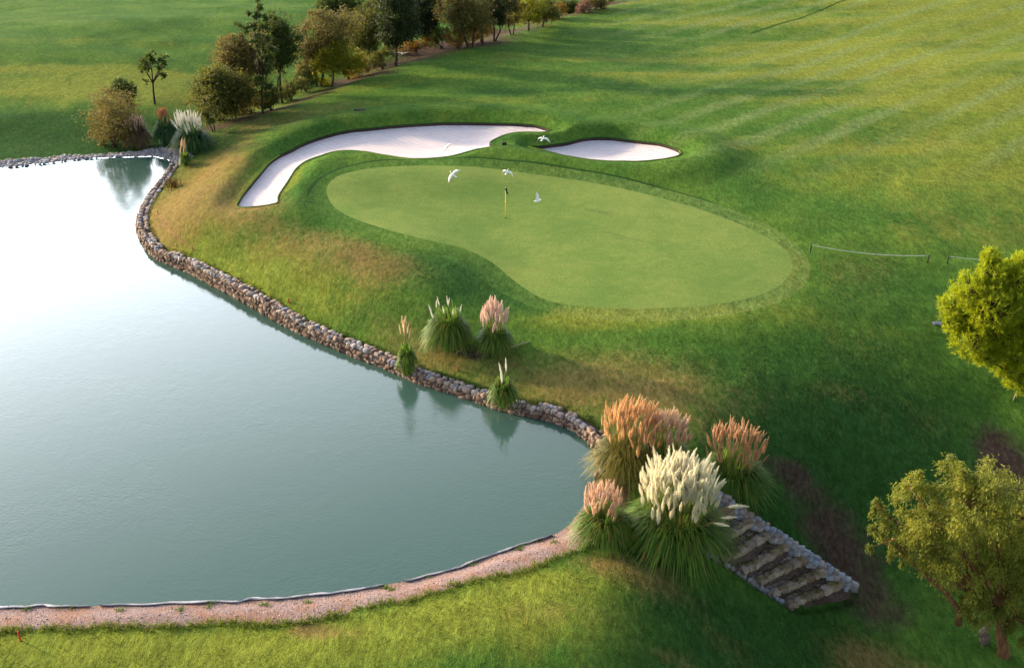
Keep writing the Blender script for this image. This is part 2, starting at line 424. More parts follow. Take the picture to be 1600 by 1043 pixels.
# pond: far bank, then the walled bank, then the front
far_px = [(-330, 285), (-150, 276), (0, 263), (70, 256), (130, 249), (200, 245), (250, 247), (268, 256)]
wall_px = [(268, 262), (258, 276), (240, 296), (224, 322), (216, 345), (219, 371), (242, 402), (290, 424), (340, 450), (400, 483), (450, 511), (500, 535), (560, 559), (620, 583), (650, 597), (700, 613), (760, 633), (800, 645), (850, 655), (890, 670), (920, 690), (936, 715), (932, 748)]
front_px = [(917, 780), (902, 806), (882, 826), (850, 841), (800, 858), (740, 878), (680, 897), (600, 915), (500, 930), (400, 938), (250, 944), (100, 948), (0, 950), (-330, 956)]
grass_edge_px = [(-330, 992), (-60, 988), (20, 984), (150, 979), (300, 975), (450, 968), (560, 953), (680, 928), (780, 903), (860, 878), (915, 858), (950, 830), (955, 790)]
gravel_px = [(-330, 270), (-150, 262), (0, 247), (70, 241), (130, 236), (190, 233), (240, 230), (282, 236), (300, 252), (280, 262)]
crest_px = [(300, 205), (360, 185), (430, 164), (520, 137), (625, 103), (740, 70), (830, 45), (930, 18), (1010, 5), (1075, -6), (1300, -30)]

GREEN = catmull(W(green_px, 0.0), 0.5); BUNK1 = catmull(W(bunk1_px, 0.3), 0.4); BUNK2 = catmull(W(bunk2_px, 0.3), 0.4)
wl = catmull(W(wall_px, WZ), 0.35, False)
fr = catmull(W(front_px, WZ), 0.3, False); fa = catmull(W(far_px, WZ), 0.5, False)
def jitter(line, amp, freq, seed):
    q = line.copy(); s = np.arange(len(q)) * freq
    q[1:-1, 0] += amp * (fbm(s, s * 0 + seed, seed) - .5)[1:-1] * 2; q[1:-1, 1] += amp * (fbm(s, s * 0 + seed + 9, seed + 4) - .5)[1:-1] * 2
    return q
fr = jitter(fr, 0.10, .35, 3); fa = jitter(fa, 0.25, .5, 5)
POND = np.concatenate([fa, wl, fr])
ge = jitter(catmull(W(grass_edge_px, -1.15), 0.3, False), 0.28, .33, 8)
PATH = np.concatenate([wl[-6:], fr, ge])
gb = jitter(catmull(W(gravel_px, -1.2), 0.5, False), 0.3, .5, 21)
GRAV = np.concatenate([fa, wl[:2], gb[::-1]])
CREST = catmull(W(crest_px, 0.2), 2.0, False)

def offset_poly(poly, d):
    t = np.roll(poly, -1, 0) - np.roll(poly, 1, 0); t /= np.linalg.norm(t, axis=1)[:, None] + 1e-9
    n = np.stack([t[:, 1], -t[:, 0]], 1)
    area = 0.5 * np.sum(poly[:, 0] * np.roll(poly[:, 1], -1) - np.roll(poly[:, 0], -1) * poly[:, 1])
    dd = d if hasattr(d, '__len__') else np.full(len(poly), d)
    return poly + n * (1 if area > 0 else -1) * dd[:, None]
def smooth_poly(poly, k):
    for _ in range(k): poly = 0.5 * poly + 0.25 * (np.roll(poly, 1, 0) + np.roll(poly, -1, 0))
    return poly
FRINGE = smooth_poly(offset_poly(smooth_poly(GREEN, 12), 1.55), 20)
RING = offset_poly(FRINGE, 0.2)

# ------------------------------------------------------------------ relief
ctrl = [  # (photo x, photo y, height)
    (515, 312, .25), (600, 320, .15), (700, 320, .1), (800, 300, .1), (900, 330, .05), (1000, 350, 0), (1100, 380, -.05), (1200, 400, -.1), (1000, 440, -.1), (850, 420, -.1), (1100, 460, -.15), (750, 360, -.05),
    (560, 262, .75), (500, 275, .7), (440, 318, .35), (800, 250, .55), (700, 262, .6), (950, 270, .3),
    (600, 215, -.25), (740, 215, -.2), (410, 290, -.1), (960, 233, -.1), (480, 235, -.2),
    (820, 218, .5),
    (520, 185, .35), (700, 178, .45), (900, 195, .55), (1090, 240, .5), (400, 240, .2), (350, 300, .15),
    (330, 330, .0), (420, 360, .4), (520, 385, .45), (620, 410, .4), (690, 425, .35), (735, 430, -.1), (780, 450, -.35), (660, 450, .15), (560, 430, .2),
    (262, 285, -1.35), (250, 300, -1.32), (232, 330, -1.26), (240, 380, -1.18), (270, 402, -1.15), (340, 435, -1.2), (450, 495, -1.2), (560, 540, -1.2), (640, 575, -1.2), (760, 615, -1.2), (850, 637, -1.2), (930, 672, -1.12),
    (290, 350, -.45), (340, 395, -.5), (450, 440, -.35), (560, 490, -.4), (700, 530, -.6), (830, 540, -.65), (900, 590, -.7), (1000, 560, -.6), (1000, 500, -.3), (1200, 500, -.3), (860, 490, -.35),
    (1300, 400, -.2), (1400, 450, -.55), (1300, 560, -.9), (1150, 600, -.9), (1450, 550, -1.2), (1550, 480, -.9), (1250, 680, -1.8), (1400, 660, -2.0), (1150, 700, -1.4), (1550, 640, -2.2), (1050, 720, -1.2), (1000, 640, -.9),
    (1200, 770, -2.4), (1300, 770, -3.2), (1280, 850, -4.0), (1400, 780, -3.6), (1550, 760, -3.4), (1400, 880, -4.6), (1500, 960, -5.0), (1570, 1020, -5.0), (1380, 960, -5.0), (1330, 935, -4.8), (1250, 975, -5.0), (1400, 1040, -5.2), (1320, 1010, -5.1),
    (950, 840, -1.1), (1000, 870, -.95), (1060, 890, -1.1), (1110, 905, -1.9), (1180, 955, -3.0), (1250, 1015, -4.1), (1320, 1060, -4.9), (1080, 960, -1.8), (1150, 1030, -2.9), (1000, 950, -1.05),
    (900, 880, -.95), (800, 915, -.95), (650, 950, -.95), (450, 985, -.95), (200, 1000, -.95), (0, 1005, -.95), (800, 980, -.9), (950, 1020, -1.2), (500, 1030, -1.1), (200, 1040, -1.2),
    (600, 925, -1.3), (300, 958, -1.3), (50, 965, -1.3), (800, 880, -1.3), (890, 850, -1.25),
    (0, 240, -1.15), (130, 230, -1.1), (240, 225, -1.1), (290, 245, -.9), (0, 212, -.75), (0, 175, .25), (0, 130, .8), (0, 60, .9), (120, 200, -.5), (120, 172, .2), (200, 168, .1), (280, 165, .0), (250, 100, .7), (350, 60, .6), (330, 190, -.8), (420, 150, -.8), (330, 230, -.6),
    (1300, 300, .0), (1500, 300, .1), (1500, 200, .3), (1200, 200, .4), (1100, 120, .5), (1300, 120, .5), (1500, 100, .6), (1000, 100, .5), (850, 120, .4), (700, 130, .3), (1100, 30, .5), (1400, 30, .7), (1590, 20, .9),
]
CW = np.array([P(a, b, z) for a, b, z in ctrl] + [(-40, 15, -2), (0, 15, -2.6), (-14, 19, -1.8), (14, 18, -4.5), (30, 18, -5), (40, 45, -2.5), (60, 90, .5), (80, 150, 1), (20, 170, 1), (-40, 170, -1), (-110, 150, -1), (-90, 90, -1.2), (-70, 40, -1.6), (-60, 20, -1.8)])
def tps_fit(C, lam=0.02):
    n = len(C); d = np.linalg.norm(C[:, None, :2] - C[None, :, :2], axis=2) / 20
    K = np.where(d > 0, d * d * np.log(d + 1e-12), 0) + lam * np.eye(n)
    Pm = np.concatenate([np.ones((n, 1)), C[:, :2] / 20], 1)
    A = np.block([[K, Pm], [Pm.T, np.zeros((3, 3))]])
    return np.linalg.solve(A, np.concatenate([C[:, 2], np.zeros(3)]))
TW = tps_fit(CW)
def H0(xy):
    out = np.zeros(len(xy))
    for s in range(0, len(xy), 20000):
        p = xy[s:s + 20000]
        d = np.linalg.norm(p[:, None] - CW[None, :, :2], axis=2) / 20
        out[s:s + 20000] = np.where(d > 0, d * d * np.log(d + 1e-12), 0) @ TW[:len(CW)] + TW[-3] + (p / 20) @ TW[-2:]
    r = np.linalg.norm(xy - np.array((0, 70.)), axis=1)
    w = smooth(85, 130, r)
    return np.clip(out, -7, 4) * (1 - w) - 0.4 * w

# weir corner points (top back, bottom back, bottom front, top front)
WE = [P(1128, 782, -1.35), P(1330, 917, -4.45), P(1240, 952, -4.75), P(1056, 832, -1.5)]
def weir_pt(u, v):
    a = WE[0] * (1 - u) + WE[1] * u; b = WE[3] * (1 - u) + WE[2] * u
    return a * (1 - v) + b * v
WEP = np.array([w[:2] for w in WE])
WC = np.array(WE)
WPL = np.linalg.lstsq(np.concatenate([WC[:, :2], np.ones((4, 1))], 1), WC[:, 2], rcond=None)[0]

def H(xy, lip=True):
    xy = np.atleast_2d(np.asarray(xy, float))[:, :2]
    z = H0(xy)
    x, y = xy[:, 0], xy[:, 1]
    dg = sd_poly(xy, GREEN[::2]); dp = sd_poly(xy, POND[::2])
    b1 = sd_poly(xy, BUNK1[::2]); b2 = sd_poly(xy, BUNK2[::2]); db = np.minimum(b1, b2)
    calm = smooth(0.2, 3.0, dg)
    z = z + calm * ((fbm(x / 9, y / 9, 3) - .5) * 0.35 + (fbm(x / 3.2, y / 3.2, 5) - .5) * 0.16 + (fbm(x / .9, y / .9, 8) - .5) * 0.05)
    far = smooth(75, 110, y) + smooth(0, 1, (x - 20) / 20) * 0.6
    z = z + np.clip(far, 0, 1.2) * calm * ((fbm(x / 28, y / 16, 31) - .5) * 1.1)
    # grassy shoulders round the bunkers
    d = np.clip(db, 0, None)
    z = z + calm * 0.5 * smooth(0, 1.8, d) * (1 - smooth(2.2, 6.0, d))
    z = z + calm * 0.05 * (1 - smooth(0, .5, d))
    # the ground falls away behind the crest of the fairway
    sl = side_line(xy, CREST[::2])
    z = z - 1.0 * smooth(0, 5.5, sl) * (1 - smooth(14, 40, sl)) * smooth(-60, -20, x + y * .3) * smooth(70, 90, y + x * 0.0) 
    # shore
    wd = sd_poly(xy, wl[::3], False); onwall = (1 - smooth(0.55, 0.62, wd)) * (dp > -0.5)
    z = np.where(onwall > 0, z * (1 - onwall) + (WZ - 0.35) * onwall, z)
    sh = (1 - smooth(0, 1.0, dp)) * (wd > .6)
    z = z * (1 - sh) + (WZ + 0.03) * sh
    ws = sd_poly(xy, WEP)
    wz = xy @ WPL[:2] + WPL[2] - 0.35
    k = 1 - smooth(0.0, 0.5, ws)
    z = np.where(k > 0, np.minimum(z, z * (1 - k) + wz * k), z)
    return z

def Hp(x, y): return float(H([(x, y)])[0])
def G(px, py):
    z = -0.5
    for _ in range(14):
        p = P(px, py, z); z = 0.5 * z + 0.5 * Hp(p[0], p[1])
    p = P(px, py, z); return np.array((p[0], p[1], Hp(p[0], p[1])))

# ------------------------------------------------------------------ triangulated setting
def build_setting():
    ang = np.radians(np.linspace(-36, 36, 330)); rr = [13.5]
    while rr[-1] < 190: rr.append(rr[-1] * 1.0078)
    rr = np.array(rr)
    a, r = np.meshgrid(ang, rr); pts = [np.stack([(r * np.sin(a)).ravel(), (r * np.cos(a)).ravel()], 1)]
    ang2 = np.radians(np.linspace(39, 321, 60)); rr2 = np.geomspace(14, 190, 26)
    a, r = np.meshgrid(ang2, rr2); pts.append(np.stack([(r * np.sin(a)).ravel(), (r * np.cos(a)).ravel()], 1))
    ang3 = np.radians(np.linspace(0, 360, 72, endpoint=False)); rr3 = np.geomspace(215, 3500, 12)
    a, r = np.meshgrid(ang3, rr3); pts.append(np.stack([(r * np.sin(a)).ravel(), (r * np.cos(a)).ravel()], 1))
    pts.append(np.array([(0., 0.), (3, -6), (-5, 5), (6, 6)]))
    # extra points along the walled bank
    pts = np.concatenate(pts)
    polys = [('putting_green', GREEN), ('green_fringe', FRINGE), ('ring', RING), ('bunker_a', BUNK1), ('bunker_b', BUNK2), ('pond', POND), ('path', PATH), ('gravel', GRAV)]
    keep = np.ones(len(pts), bool)
    for _, pl in polys:
        dd = np.abs(sd_poly(pts, pl)); keep &= dd > 0.10
    pts = pts[keep]
    extra = []
    for off in (0.3, 0.6, 0.9):
        t = np.gradient(wl, axis=0); t /= np.linalg.norm(t, axis=1)[:, None]
        extra.append(wl + np.stack([-t[:, 1], t[:, 0]], 1) * off)
    extra = np.concatenate(extra); extra = extra[sd_poly(extra, POND) > 0.1]
    pts = np.concatenate([pts, extra])
    verts = [Vector(p) for p in pts]; faces = []; fid = []
    for i, (_, pl) in enumerate(polys):
        s = len(verts); verts += [Vector(p) for p in pl]; faces.append(list(range(s, s + len(pl))))
    ov, oe, of, _, _, _ = delaunay_2d_cdt(verts, [], faces, 0, 1e-5, False)
    V = np.array([(v.x, v.y) for v in ov]); T = np.array([f for f in of if len(f) == 3]);
    cen = V[T].mean(1); cls = np.full(len(T), 99)
    for q in (7, 6, 2, 1, 0, 4, 3, 5):
        pl = polys[q][1]; lo = pl.min(0); hi = pl.max(0)
        near = np.where(((cen > lo) & (cen < hi)).all(1))[0]
        cls[near[sd_poly(cen[near], pl) < 0]] = q
    Z = H(V)
    return V, T, cls, Z

V2, T2, CLS, Z2 = build_setting()

def sub(fmask):
    T = T2[fmask]; idx = np.unique(T); mp = np.full(len(V2), -1); mp[idx] = np.arange(len(idx))
    return idx, mp[T]

# zone blobs: dry, bare, yellow or deep green turf, with sun and shade painted into yellow and deep (photo x, y, radius across, radius away, amount)
blobs = {
 'dry': [(300, 330, 3.6, 6, .85), (275, 320, 2, 6, .5), (340, 265, 2.5, 6, .5), (265, 290, 2, 6, .5), (350, 250, 3, 7, .55), (395, 345, 3, 4, .6), (410, 340, 1.2, 3, .5), (430, 390, 3, 3, .4), (560, 420, 3, 3.2, .62), (510, 400, 3, 2.5, .45), (600, 440, 2.5, 2.5, .5), (470, 185, 6, 4, .6), (400, 200, 6, 5, .6), (530, 172, 5, 3, .5),
         (560, 500, 4, 2, .3), (700, 550, 3.5, 1.5, .55), (650, 530, 2, 2, .4), (850, 590, 5, 2.5, .45), (960, 610, 4, 2.5, .5), (1080, 620, 5, 3, .3), (1000, 575, 4, 3, .35), (1330, 420, 3.5, 3, .35), (1290, 440, 2, 3, .3), (940, 880, 1.4, .8, .7), (1030, 900, 1.6, 1.0, .6), (1050, 1000, 1.0, .5, .5), (480, 980, .7, .4, .9), (530, 985, 1.2, .4, .5), (870, 960, 2.5, .8, .4),
         (780, 100, 5, 5, .5), (830, 60, 8, 5, .3), (1050, 60, 10, 6, .3), (1300, 160, 9, 2.5, .5), (1480, 80, 8, 6, .45), (1450, 130, 9, 4, .55), (1420, 230, 7, 6, .45), (1240, 240, 9, 4, .35), (1180, 45, 8, 3, .5), (1500, 350, 8, 5, .3), (1350, 530, 3, 2, .3), (1090, 240, 3, 1.2, .4), (850, 170, 9, 2, .3),
         (1320, 590, 2, 1, .35), (1470, 610, 2, 2, .3), (1350, 1000, 1.6, 1.6, .5), (1420, 1030, 2, 1.2, .6), (1380, 985, 1.5, 1.0, .4), (100, 205, 12, 4, .25), (1150, 960, 1.5, 1.2, .25)],
 'yel': [(300, 320, 4, 9, .9), (330, 270, 4, 8, .5), (280, 380, 3, 4, .6), (380, 410, 5, 4, .6), (450, 300, 1.2, 5, .7), (520, 470, 4, 3, .55), (470, 440, 4, 3, .5), (60, 145, 16, 6, .55), (250, 145, 14, 6, .5), (230, 130, 10, 8, .4), (400, 1010, 9, 1.8, .75), (700, 960, 4, 1.5, .7), (850, 910, 3.4, 1.5, .75), (150, 1010, 6, 1.5, .7), (900, 980, 3, 1.5, .4),  # yellow turf, plus low sun painted on facing slopes and lit lawn
         (1450, 70, 22, 25, .42), (1570, 30, 16, 22, .5), (1200, 110, 22, 6, .28), (1150, 130, 12, 2, .3), (1500, 280, 10, 12, .4), (1560, 200, 10, 20, .4), (1250, 300, 10, 6, .25), (1000, 500, 7, 1.6, .5), (900, 505, 5, 1.6, .5), (1240, 430, 2.5, 4, .5), (1200, 490, 4, 2, .35), (1400, 510, 5, 1.5, .4), (1100, 40, 15, 4, .3), (900, 30, 14, 3, .2), (700, 175, 9, 2, .2), (940, 95, 15, 3, .2), (1500, 380, 12, 3, .3)],
 'bare': [(750, 545, 1.1, .8, .75), (700, 540, 2.4, .7, .45), (560, 118, 5, 2.5, .9), (620, 97, 6, 3, .9), (690, 72, 7, 3.5, .95), (660, 85, 4, 2.5, .6), (720, 66, 6, 4, .8), (790, 48, 6, 4, .8), (860, 28, 8, 4, .8), (960, 8, 10, 4, .85), (480, 148, 2, 1.2, .4), (420, 166, 3, 1.6, .7), (390, 172, 3, 2, .7), (345, 188, 4, 2.5, .75), (1290, 830, 2.0, 2.2, .68), (1340, 880, 1.6, 2.2, .66), (1240, 790, 1.4, 1.0, .45), (1400, 930, 1.4, 1.2, .55), (1500, 850, 2.5, 2, .5), (1590, 650, 1.6, 3, .9), (1210, 785, 1.2, .8, .6), (1160, 790, .9, .8, .5), (950, 790, .8, 2.5, .85), (960, 740, .8, 2, .8), (215, 228, 3.5, 2, .8), (290, 250, 2, 2, .5), (1530, 1015, 2.2, 1, .35)],
 'deep': [(700, 440, 4, 2.4, .75), (760, 470, 3.5, 2, .7), (810, 480, 3, 1.6, .5), (640, 425, 2, 1.5, .3), (700, 255, 8, 1.2, .5), (560, 255, 4, 2, .4), (880, 262, 6, 1.4, .5), (470, 330, 2.2, 3, .5), (440, 345, 2, 3, .4), (540, 380, 3, 1.5, .3), (1300, 640, 7, 6, .75), (1200, 720, 6, 4, .7), (1400, 600, 6, 5, .6), (1330, 480, 4, 3, .5), (1400, 440, 3, 3, .5), (1500, 700, 6, 5, .75), (1150, 560, 5, 3, .3), (1150, 990, 4, 3, .75), (1080, 930, 2, 1.5, .5), (1250, 1010, 3, 3, .8), (1000, 1030, 3, 1.6, .4), (1180, 930, 2, 2, .6), (60, 215, 18, 6, .95), (150, 205, 14, 5, .7), (100, 190, 16, 3, .4), (250, 185, 6, 3, .5), (1340, 970, 2, 1.5, .4), (1000, 170, 16, 5, .25), (650, 150, 10, 6, .3), (1150, 260, 8, 3, .35), (1330, 340, 7, 4, .3), (440, 140, 7, 3, .6), (1250, 20, 9, 4, .35), (1180, 160, 10, 4, .25), (1400, 110, 8, 3, .2)],  # deep green turf, plus shade painted on averted slopes and beside the pampas
}
def lane_field(V):
    x, y = V[:, 0], V[:, 1]; q = x - y
    ln = smooth(-.1, .9, np.sin(q * 1.2 + 2.2 * fbm(x / 25, y / 25, 12))) * (.35 + .65 * smooth(.38, .6, fbm((x + y) / 26, q / 4, 13)))
    return ln * smooth(4, 20, x) * smooth(64, 78, y) * (1 - .6 * smooth(60, 90, x))
def zone_fields(V):
    out = []
    for k in ('dry', 'yel', 'bare', 'deep'):
        s = np.zeros(len(V))
        for px, py, rx, ry, am in blobs[k]:
            c = P(px, py, -0.5 if py < 760 else (-4.0 if px > 1180 else -1.0))
            s = np.maximum(s, 0) + (1 - np.minimum(s, 1)) * am * np.exp(-(((V[:, 0] - c[0]) / rx) ** 2 + ((V[:, 1] - c[1]) / ry) ** 2))
        out.append(s)
    dry, yel, bare, deep = out
    dg = sd_poly(V, GREEN[::2]); db = np.minimum(sd_poly(V, BUNK1[::2]), sd_poly(V, BUNK2[::2]))
    sl = side_line(V, CREST[::2])
    strip = smooth(0.2, 1.2, sl) * (1 - smooth(3, 8, sl)) * smooth(0, 12, V[:, 1] - 78) * (sd_poly(V, POND[::2]) > 3)
    bare = np.maximum(bare, 0.62 * strip * smooth(-34, -22, V[:, 0]))
    dry = np.maximum(dry, 0.6 * np.exp(-((sl + 0.5) / 0.8) ** 2) * smooth(0, 12, V[:, 1] - 80))
    # streaks of low sun and shade painted into the far fairway turf
    q = (V[:, 0] * 0.55 - V[:, 1] * 0.84)
    st = smooth(66, 80, V[:, 1] + V[:, 0] * .15); w1 = fbm(V[:, 0] / 26 + V[:, 1] / 60, V[:, 1] / 3.4 - V[:, 0] / 40, 91); w2 = fbm(V[:, 0] / 22, V[:, 1] / 4.5, 97)
    yel = yel + st * .4 * smooth(.48, .72, w1); deep = deep + st * .4 * smooth(.52, .75, w2); dry = dry * (1 - .45 * st); yel = yel + .14 * smooth(4, 26, V[:, 0]) * smooth(50, 75, V[:, 1])
    dry = dry * (1 - 0.8 * np.exp(-(np.clip(dg, 0, None) / 2.5) ** 2))
    return np.stack([dry, yel, bare, deep], 1)

def add_setting():
    # ground, with the soil lip of both bunkers
    gm = (CLS == 99) | (CLS == 2)
    idx, T = sub(gm); V = np.concatenate([V2[idx], Z2[idx][:, None]], 1)
    tc = V2[T2[gm]].mean(1); mi = np.where((CLS[gm] == 2) & ((tc[:, 1] > 61.5 - tc[:, 0] * .12) & (tc[:, 0] < 13)), 1, 0)
    zone = zone_fields(V2[idx])
    lipV = []; lipF = []
    me = mesh_np('ground', V, T, [M['ground'], M['ring']], True, mi)
    attr(me, 'zone', zone); attr(me, 'lane', lane_field(V2[idx]))
    g = obj('ground', me); tag(g, kind='structure')
    # sand
    for q, poly, nm in ((3, BUNK1, 'bunker_sand'), (4, BUNK2, 'bunker_sand')):
        idx, T = sub(CLS == q); xy = V2[idx]
        d = -sd_poly(xy, poly)
        zb = H0(xy) + (fbm(xy[:, 0] / 2.2, xy[:, 1] / 2.2, 44) - .5) * .12
        edge = np.clip(d, 0, None)
        zt = Z2[idx]
        zs = np.minimum(zt, zt * np.exp(-edge / .8) + zb * (1 - np.exp(-edge / .8))) - 0.20 - 0.18 * (1 - np.exp(-edge / 1.4))
        o = obj(nm, mesh_np(nm, np.concatenate([xy, zs[:, None]], 1), T, M['sand'], True)); tag(o, kind='structure')
        # cut turf edge standing above the sand
        n = len(poly); zz = H(poly); lo = zz - 0.42
        nz = offset_poly(poly, -0.03); no = offset_poly(poly, .05)
        LV = np.concatenate([np.c_[no, zz + .0], np.c_[poly, zz + 0.06], np.c_[nz, zz - .03], np.c_[nz, lo]])
        LF = []
        for i in range(n):
            j = (i + 1) % n
            for k in range(3): LF.append((k * n + i, k * n + j, (k + 1) * n + j, (k + 1) * n + i))
        lm = [0] * len(LF)
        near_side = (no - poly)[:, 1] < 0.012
        for k in range(len(LF)): lm[k] = 1 if k % 3 == 2 else (0 if near_side[k // 3] else 2)  # lit lime on near rims, dark turf on far ones: painted sun and shade
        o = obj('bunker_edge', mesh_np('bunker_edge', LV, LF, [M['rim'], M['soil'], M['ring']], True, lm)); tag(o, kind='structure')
    for q, nm, m, dz in ((0, 'putting_green', 'green', 0.0), (1, 'green_fringe', 'ground', 0.0)):
        idx, T = sub(CLS == q)
        me = mesh_np(nm, np.c_[V2[idx], Z2[idx] + dz], T, M[m], True)
        if q == 1:
            zf = zone_fields(V2[idx]); zf[:, 0] *= .3; zf[:, 3] = zf[:, 3] * .6 + .12; zf[:, 1] += .05 + .08 * smooth(-4, 14, V2[idx][:, 0]); attr(me, 'zone', zf); attr(me, 'lane', .12 + .38 * smooth(-6, 10, V2[idx][:, 0]))
        o = obj(nm, me); tag(o, kind='structure')
    idx, T = sub(CLS == 5); xy = V2[idx]
    o = obj('pond_water', mesh_np('pond_water', np.c_[xy, np.full(len(xy), WZ)], T, M['water'], True)); tag(o, kind='structure')
    for q, nm, m in ((6, 'path', 'path'), (7, 'gravel_bank', 'gravel')):
        idx, T = sub(CLS == q); xy = V2[idx]
        o = obj(nm, mesh_np(nm, np.c_[xy, Z2[idx]], T, M[m], True)); tag(o, kind='structure')
add_setting()

# ------------------------------------------------------------------ stone wall round the walled bank
def stone_wall():
    root = empty('stone_wall', (*wl[len(wl) // 2], WZ), 'low rubble stone wall curving along the pond below the dry grass bank', 'wall')
    o = np.array(root.location)
    t = np.gradient(wl, axis=0); t /= np.linalg.norm(t, axis=1)[:, None]; nrm = np.stack([-t[:, 1], t[:, 0]], 1)
    if sd_poly(wl[40:41] + nrm[40] * .5, POND)[0] < 0: nrm = -nrm
    zt = H(wl + nrm * 0.85); zt = np.convolve(np.pad(zt, 4, 'edge'), np.ones(9) / 9, 'valid')
    n = len(wl); prof = [(-0.06, WZ - 0.4, 0), (-0.02, WZ + .1, 0), (.08, None, -.12), (.3, None, -.06), (.60, None, -.08), (.64, None, -.5)]
    Vb = np.concatenate([np.c_[wl + nrm * a, (np.full(n, b) if b is not None else zt + c)] for a, b, c in prof])
    Fb = [(k * n + i, (k + 1) * n + i, (k + 1) * n + i + 1, k * n + i + 1) for k in range(len(prof) - 1) for i in range(n - 1)]
    me = mesh_np('core', Vb - o, Fb, M['mortar'], True); obj('core', me, root)
    # arc length walk
    seg = np.r_[0, np.cumsum(np.linalg.norm(np.diff(wl, axis=0), axis=1))]
    def at(s):
        return np.array([np.interp(s, seg, wl[:, 0]), np.interp(s, seg, wl[:, 1])]), np.array([np.interp(s, seg, nrm[:, 0]), np.interp(s, seg, nrm[:, 1])]), float(np.interp(s, seg, zt)), math.atan2(np.interp(s, seg, t[:, 1]), np.interp(s, seg, t[:, 0]))
    cap = Geo(); s = 0.2
    while s < seg[-1] - .2:
        L = random.choice((.14, .2, .26, .32, .44)) * random.uniform(.85, 1.15) * (.6 + .4 * min(1, s / 14)); p, nn, z, a = at(s + L / 2)
        w = random.uniform(.22, .34); c = p + nn * random.uniform(.16, .28)
        stone(cap, (c[0] - o[0], c[1] - o[1], z - .05 + random.uniform(-.04, .05) - o[2]), (L * 1.0, w * .92, random.uniform(.16, .26)), a + random.uniform(-.35, .35), .3, 0, .17, ICO2, .5)
        if random.random() < .75:
            c = p + nn * random.uniform(.48, .62); q = random.uniform(.18, .34)
            stone(cap, (c[0] - o[0], c[1] - o[1], z - .06 - o[2]), (q * 1.3, q, .2), a + random.uniform(-.6, .6), .2, 0, .18, ICO1, .62)
        s += L * random.uniform(.95, 1.12)
    cap.build('cap_stones', M['wallstone'], root, None, True)
    face = Geo()
    for row, (off, zz) in enumerate(((.06, .52), (.0, .10))):
        s = 0.1
        while s < seg[-1] - .1:
            L = random.choice((.12, .18, .24, .38)) * random.uniform(.8, 1.2); p, nn, z, a = at(s + L / 2); top = z - .12
            zc = WZ + (top - WZ) * (.75, .15)[row]
            c = p + nn * (off + random.uniform(-.05, .05))
            stone(face, (c[0] - o[0], c[1] - o[1], zc + random.uniform(-.04, .04) - o[2]), (L * 1.1, .22, random.uniform(.14, .26)), a + random.uniform(-.2, .2), .3, 0, .2, ICO1, .5)
            s += L
    face.build('face_stones', M['rubble'], root, None, True)
stone_wall()

# ------------------------------------------------------------------ stone weir with steps
def weir():
    root = empty('stepped_weir', WE[3] * 0.5 + WE[2] * .5, 'mossy stepped stone spillway dropping from the pampas grass to the brown hollow', 'spillway')
    o = np.array(root.location); NS = 7
    base = Geo(); pts = [weir_pt(u, v) - o - np.array((0, 0, dz)) for dz in (.14, .9) for u, v in ((0, 0), (1, 0), (1, 1), (0, 1))]
    base.add(pts, [(3, 2, 1, 0), (4, 5, 6, 7), (0, 1, 5, 4), (1, 2, 6, 5), (2, 3, 7, 6), (3, 0, 4, 7)])
    base.build('bed', M['mortar'], root, None, False)
    du = WE[1] - WE[0]; dv = WE[3] - WE[0]; wv = np.linalg.norm(dv)
    av = math.atan2(dv[1], dv[0])
    drop = -du[2] / NS; run = np.linalg.norm(du[:2]) / NS
    for k in range(NS):
        g = Geo(); um = (k + .6) / NS; dm = weir_pt(um, 1) - weir_pt(um, 0); av = math.atan2(dm[1], dm[0]); wv = np.linalg.norm(dm)
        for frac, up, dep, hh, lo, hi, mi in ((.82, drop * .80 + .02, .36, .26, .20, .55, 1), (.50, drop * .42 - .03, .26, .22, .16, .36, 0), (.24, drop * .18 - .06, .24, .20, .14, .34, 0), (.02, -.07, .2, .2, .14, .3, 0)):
            v = .13
            while v < .99:
                L = random.uniform(lo, hi); vv = v + L / wv / 2
                c = weir_pt((k + frac + random.uniform(-.025, .025)) / NS, min(vv, 1.0)) - o
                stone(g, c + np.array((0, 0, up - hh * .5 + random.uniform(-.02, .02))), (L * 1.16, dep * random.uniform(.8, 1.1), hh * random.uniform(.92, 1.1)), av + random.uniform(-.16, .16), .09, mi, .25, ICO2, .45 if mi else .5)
                v += L / wv * .95
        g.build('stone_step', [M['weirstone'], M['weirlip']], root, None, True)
    wg = Geo()
    for row in range(3):
        u = -.04
        while u < 1.01:
            L = random.uniform(.18, .36); uu = u + L / np.linalg.norm(du) / 2
            c = weir_pt(uu, (.095, .03, -.035)[row] + random.uniform(-.015, .015)) - o
            stone(wg, c + np.array((0, 0, (.04, .12, .12)[row] + random.uniform(-.03, .03))), (L * 1.02, random.uniform(.18, .28), .26), math.atan2(du[1], du[0]) + random.uniform(-.4, .4), .15, 0, .15, ICO2, .45)
            u += L / np.linalg.norm(du)
    wg.build('side_wall', M['weirwall'], root, None, True)
    ld = Geo(); u = .25
    while u < 1.0:
        L = random.uniform(.2, .4); c = weir_pt(u, 1.02) - o
        stone(ld, c + np.array((0, 0, .06)), (L, .2, .25), math.atan2(du[1], du[0]), .2, 0, .2, ICO1, .6); u += L / np.linalg.norm(du)
    ld.build('edging', M['weirwall'], root, None, True)
weir()

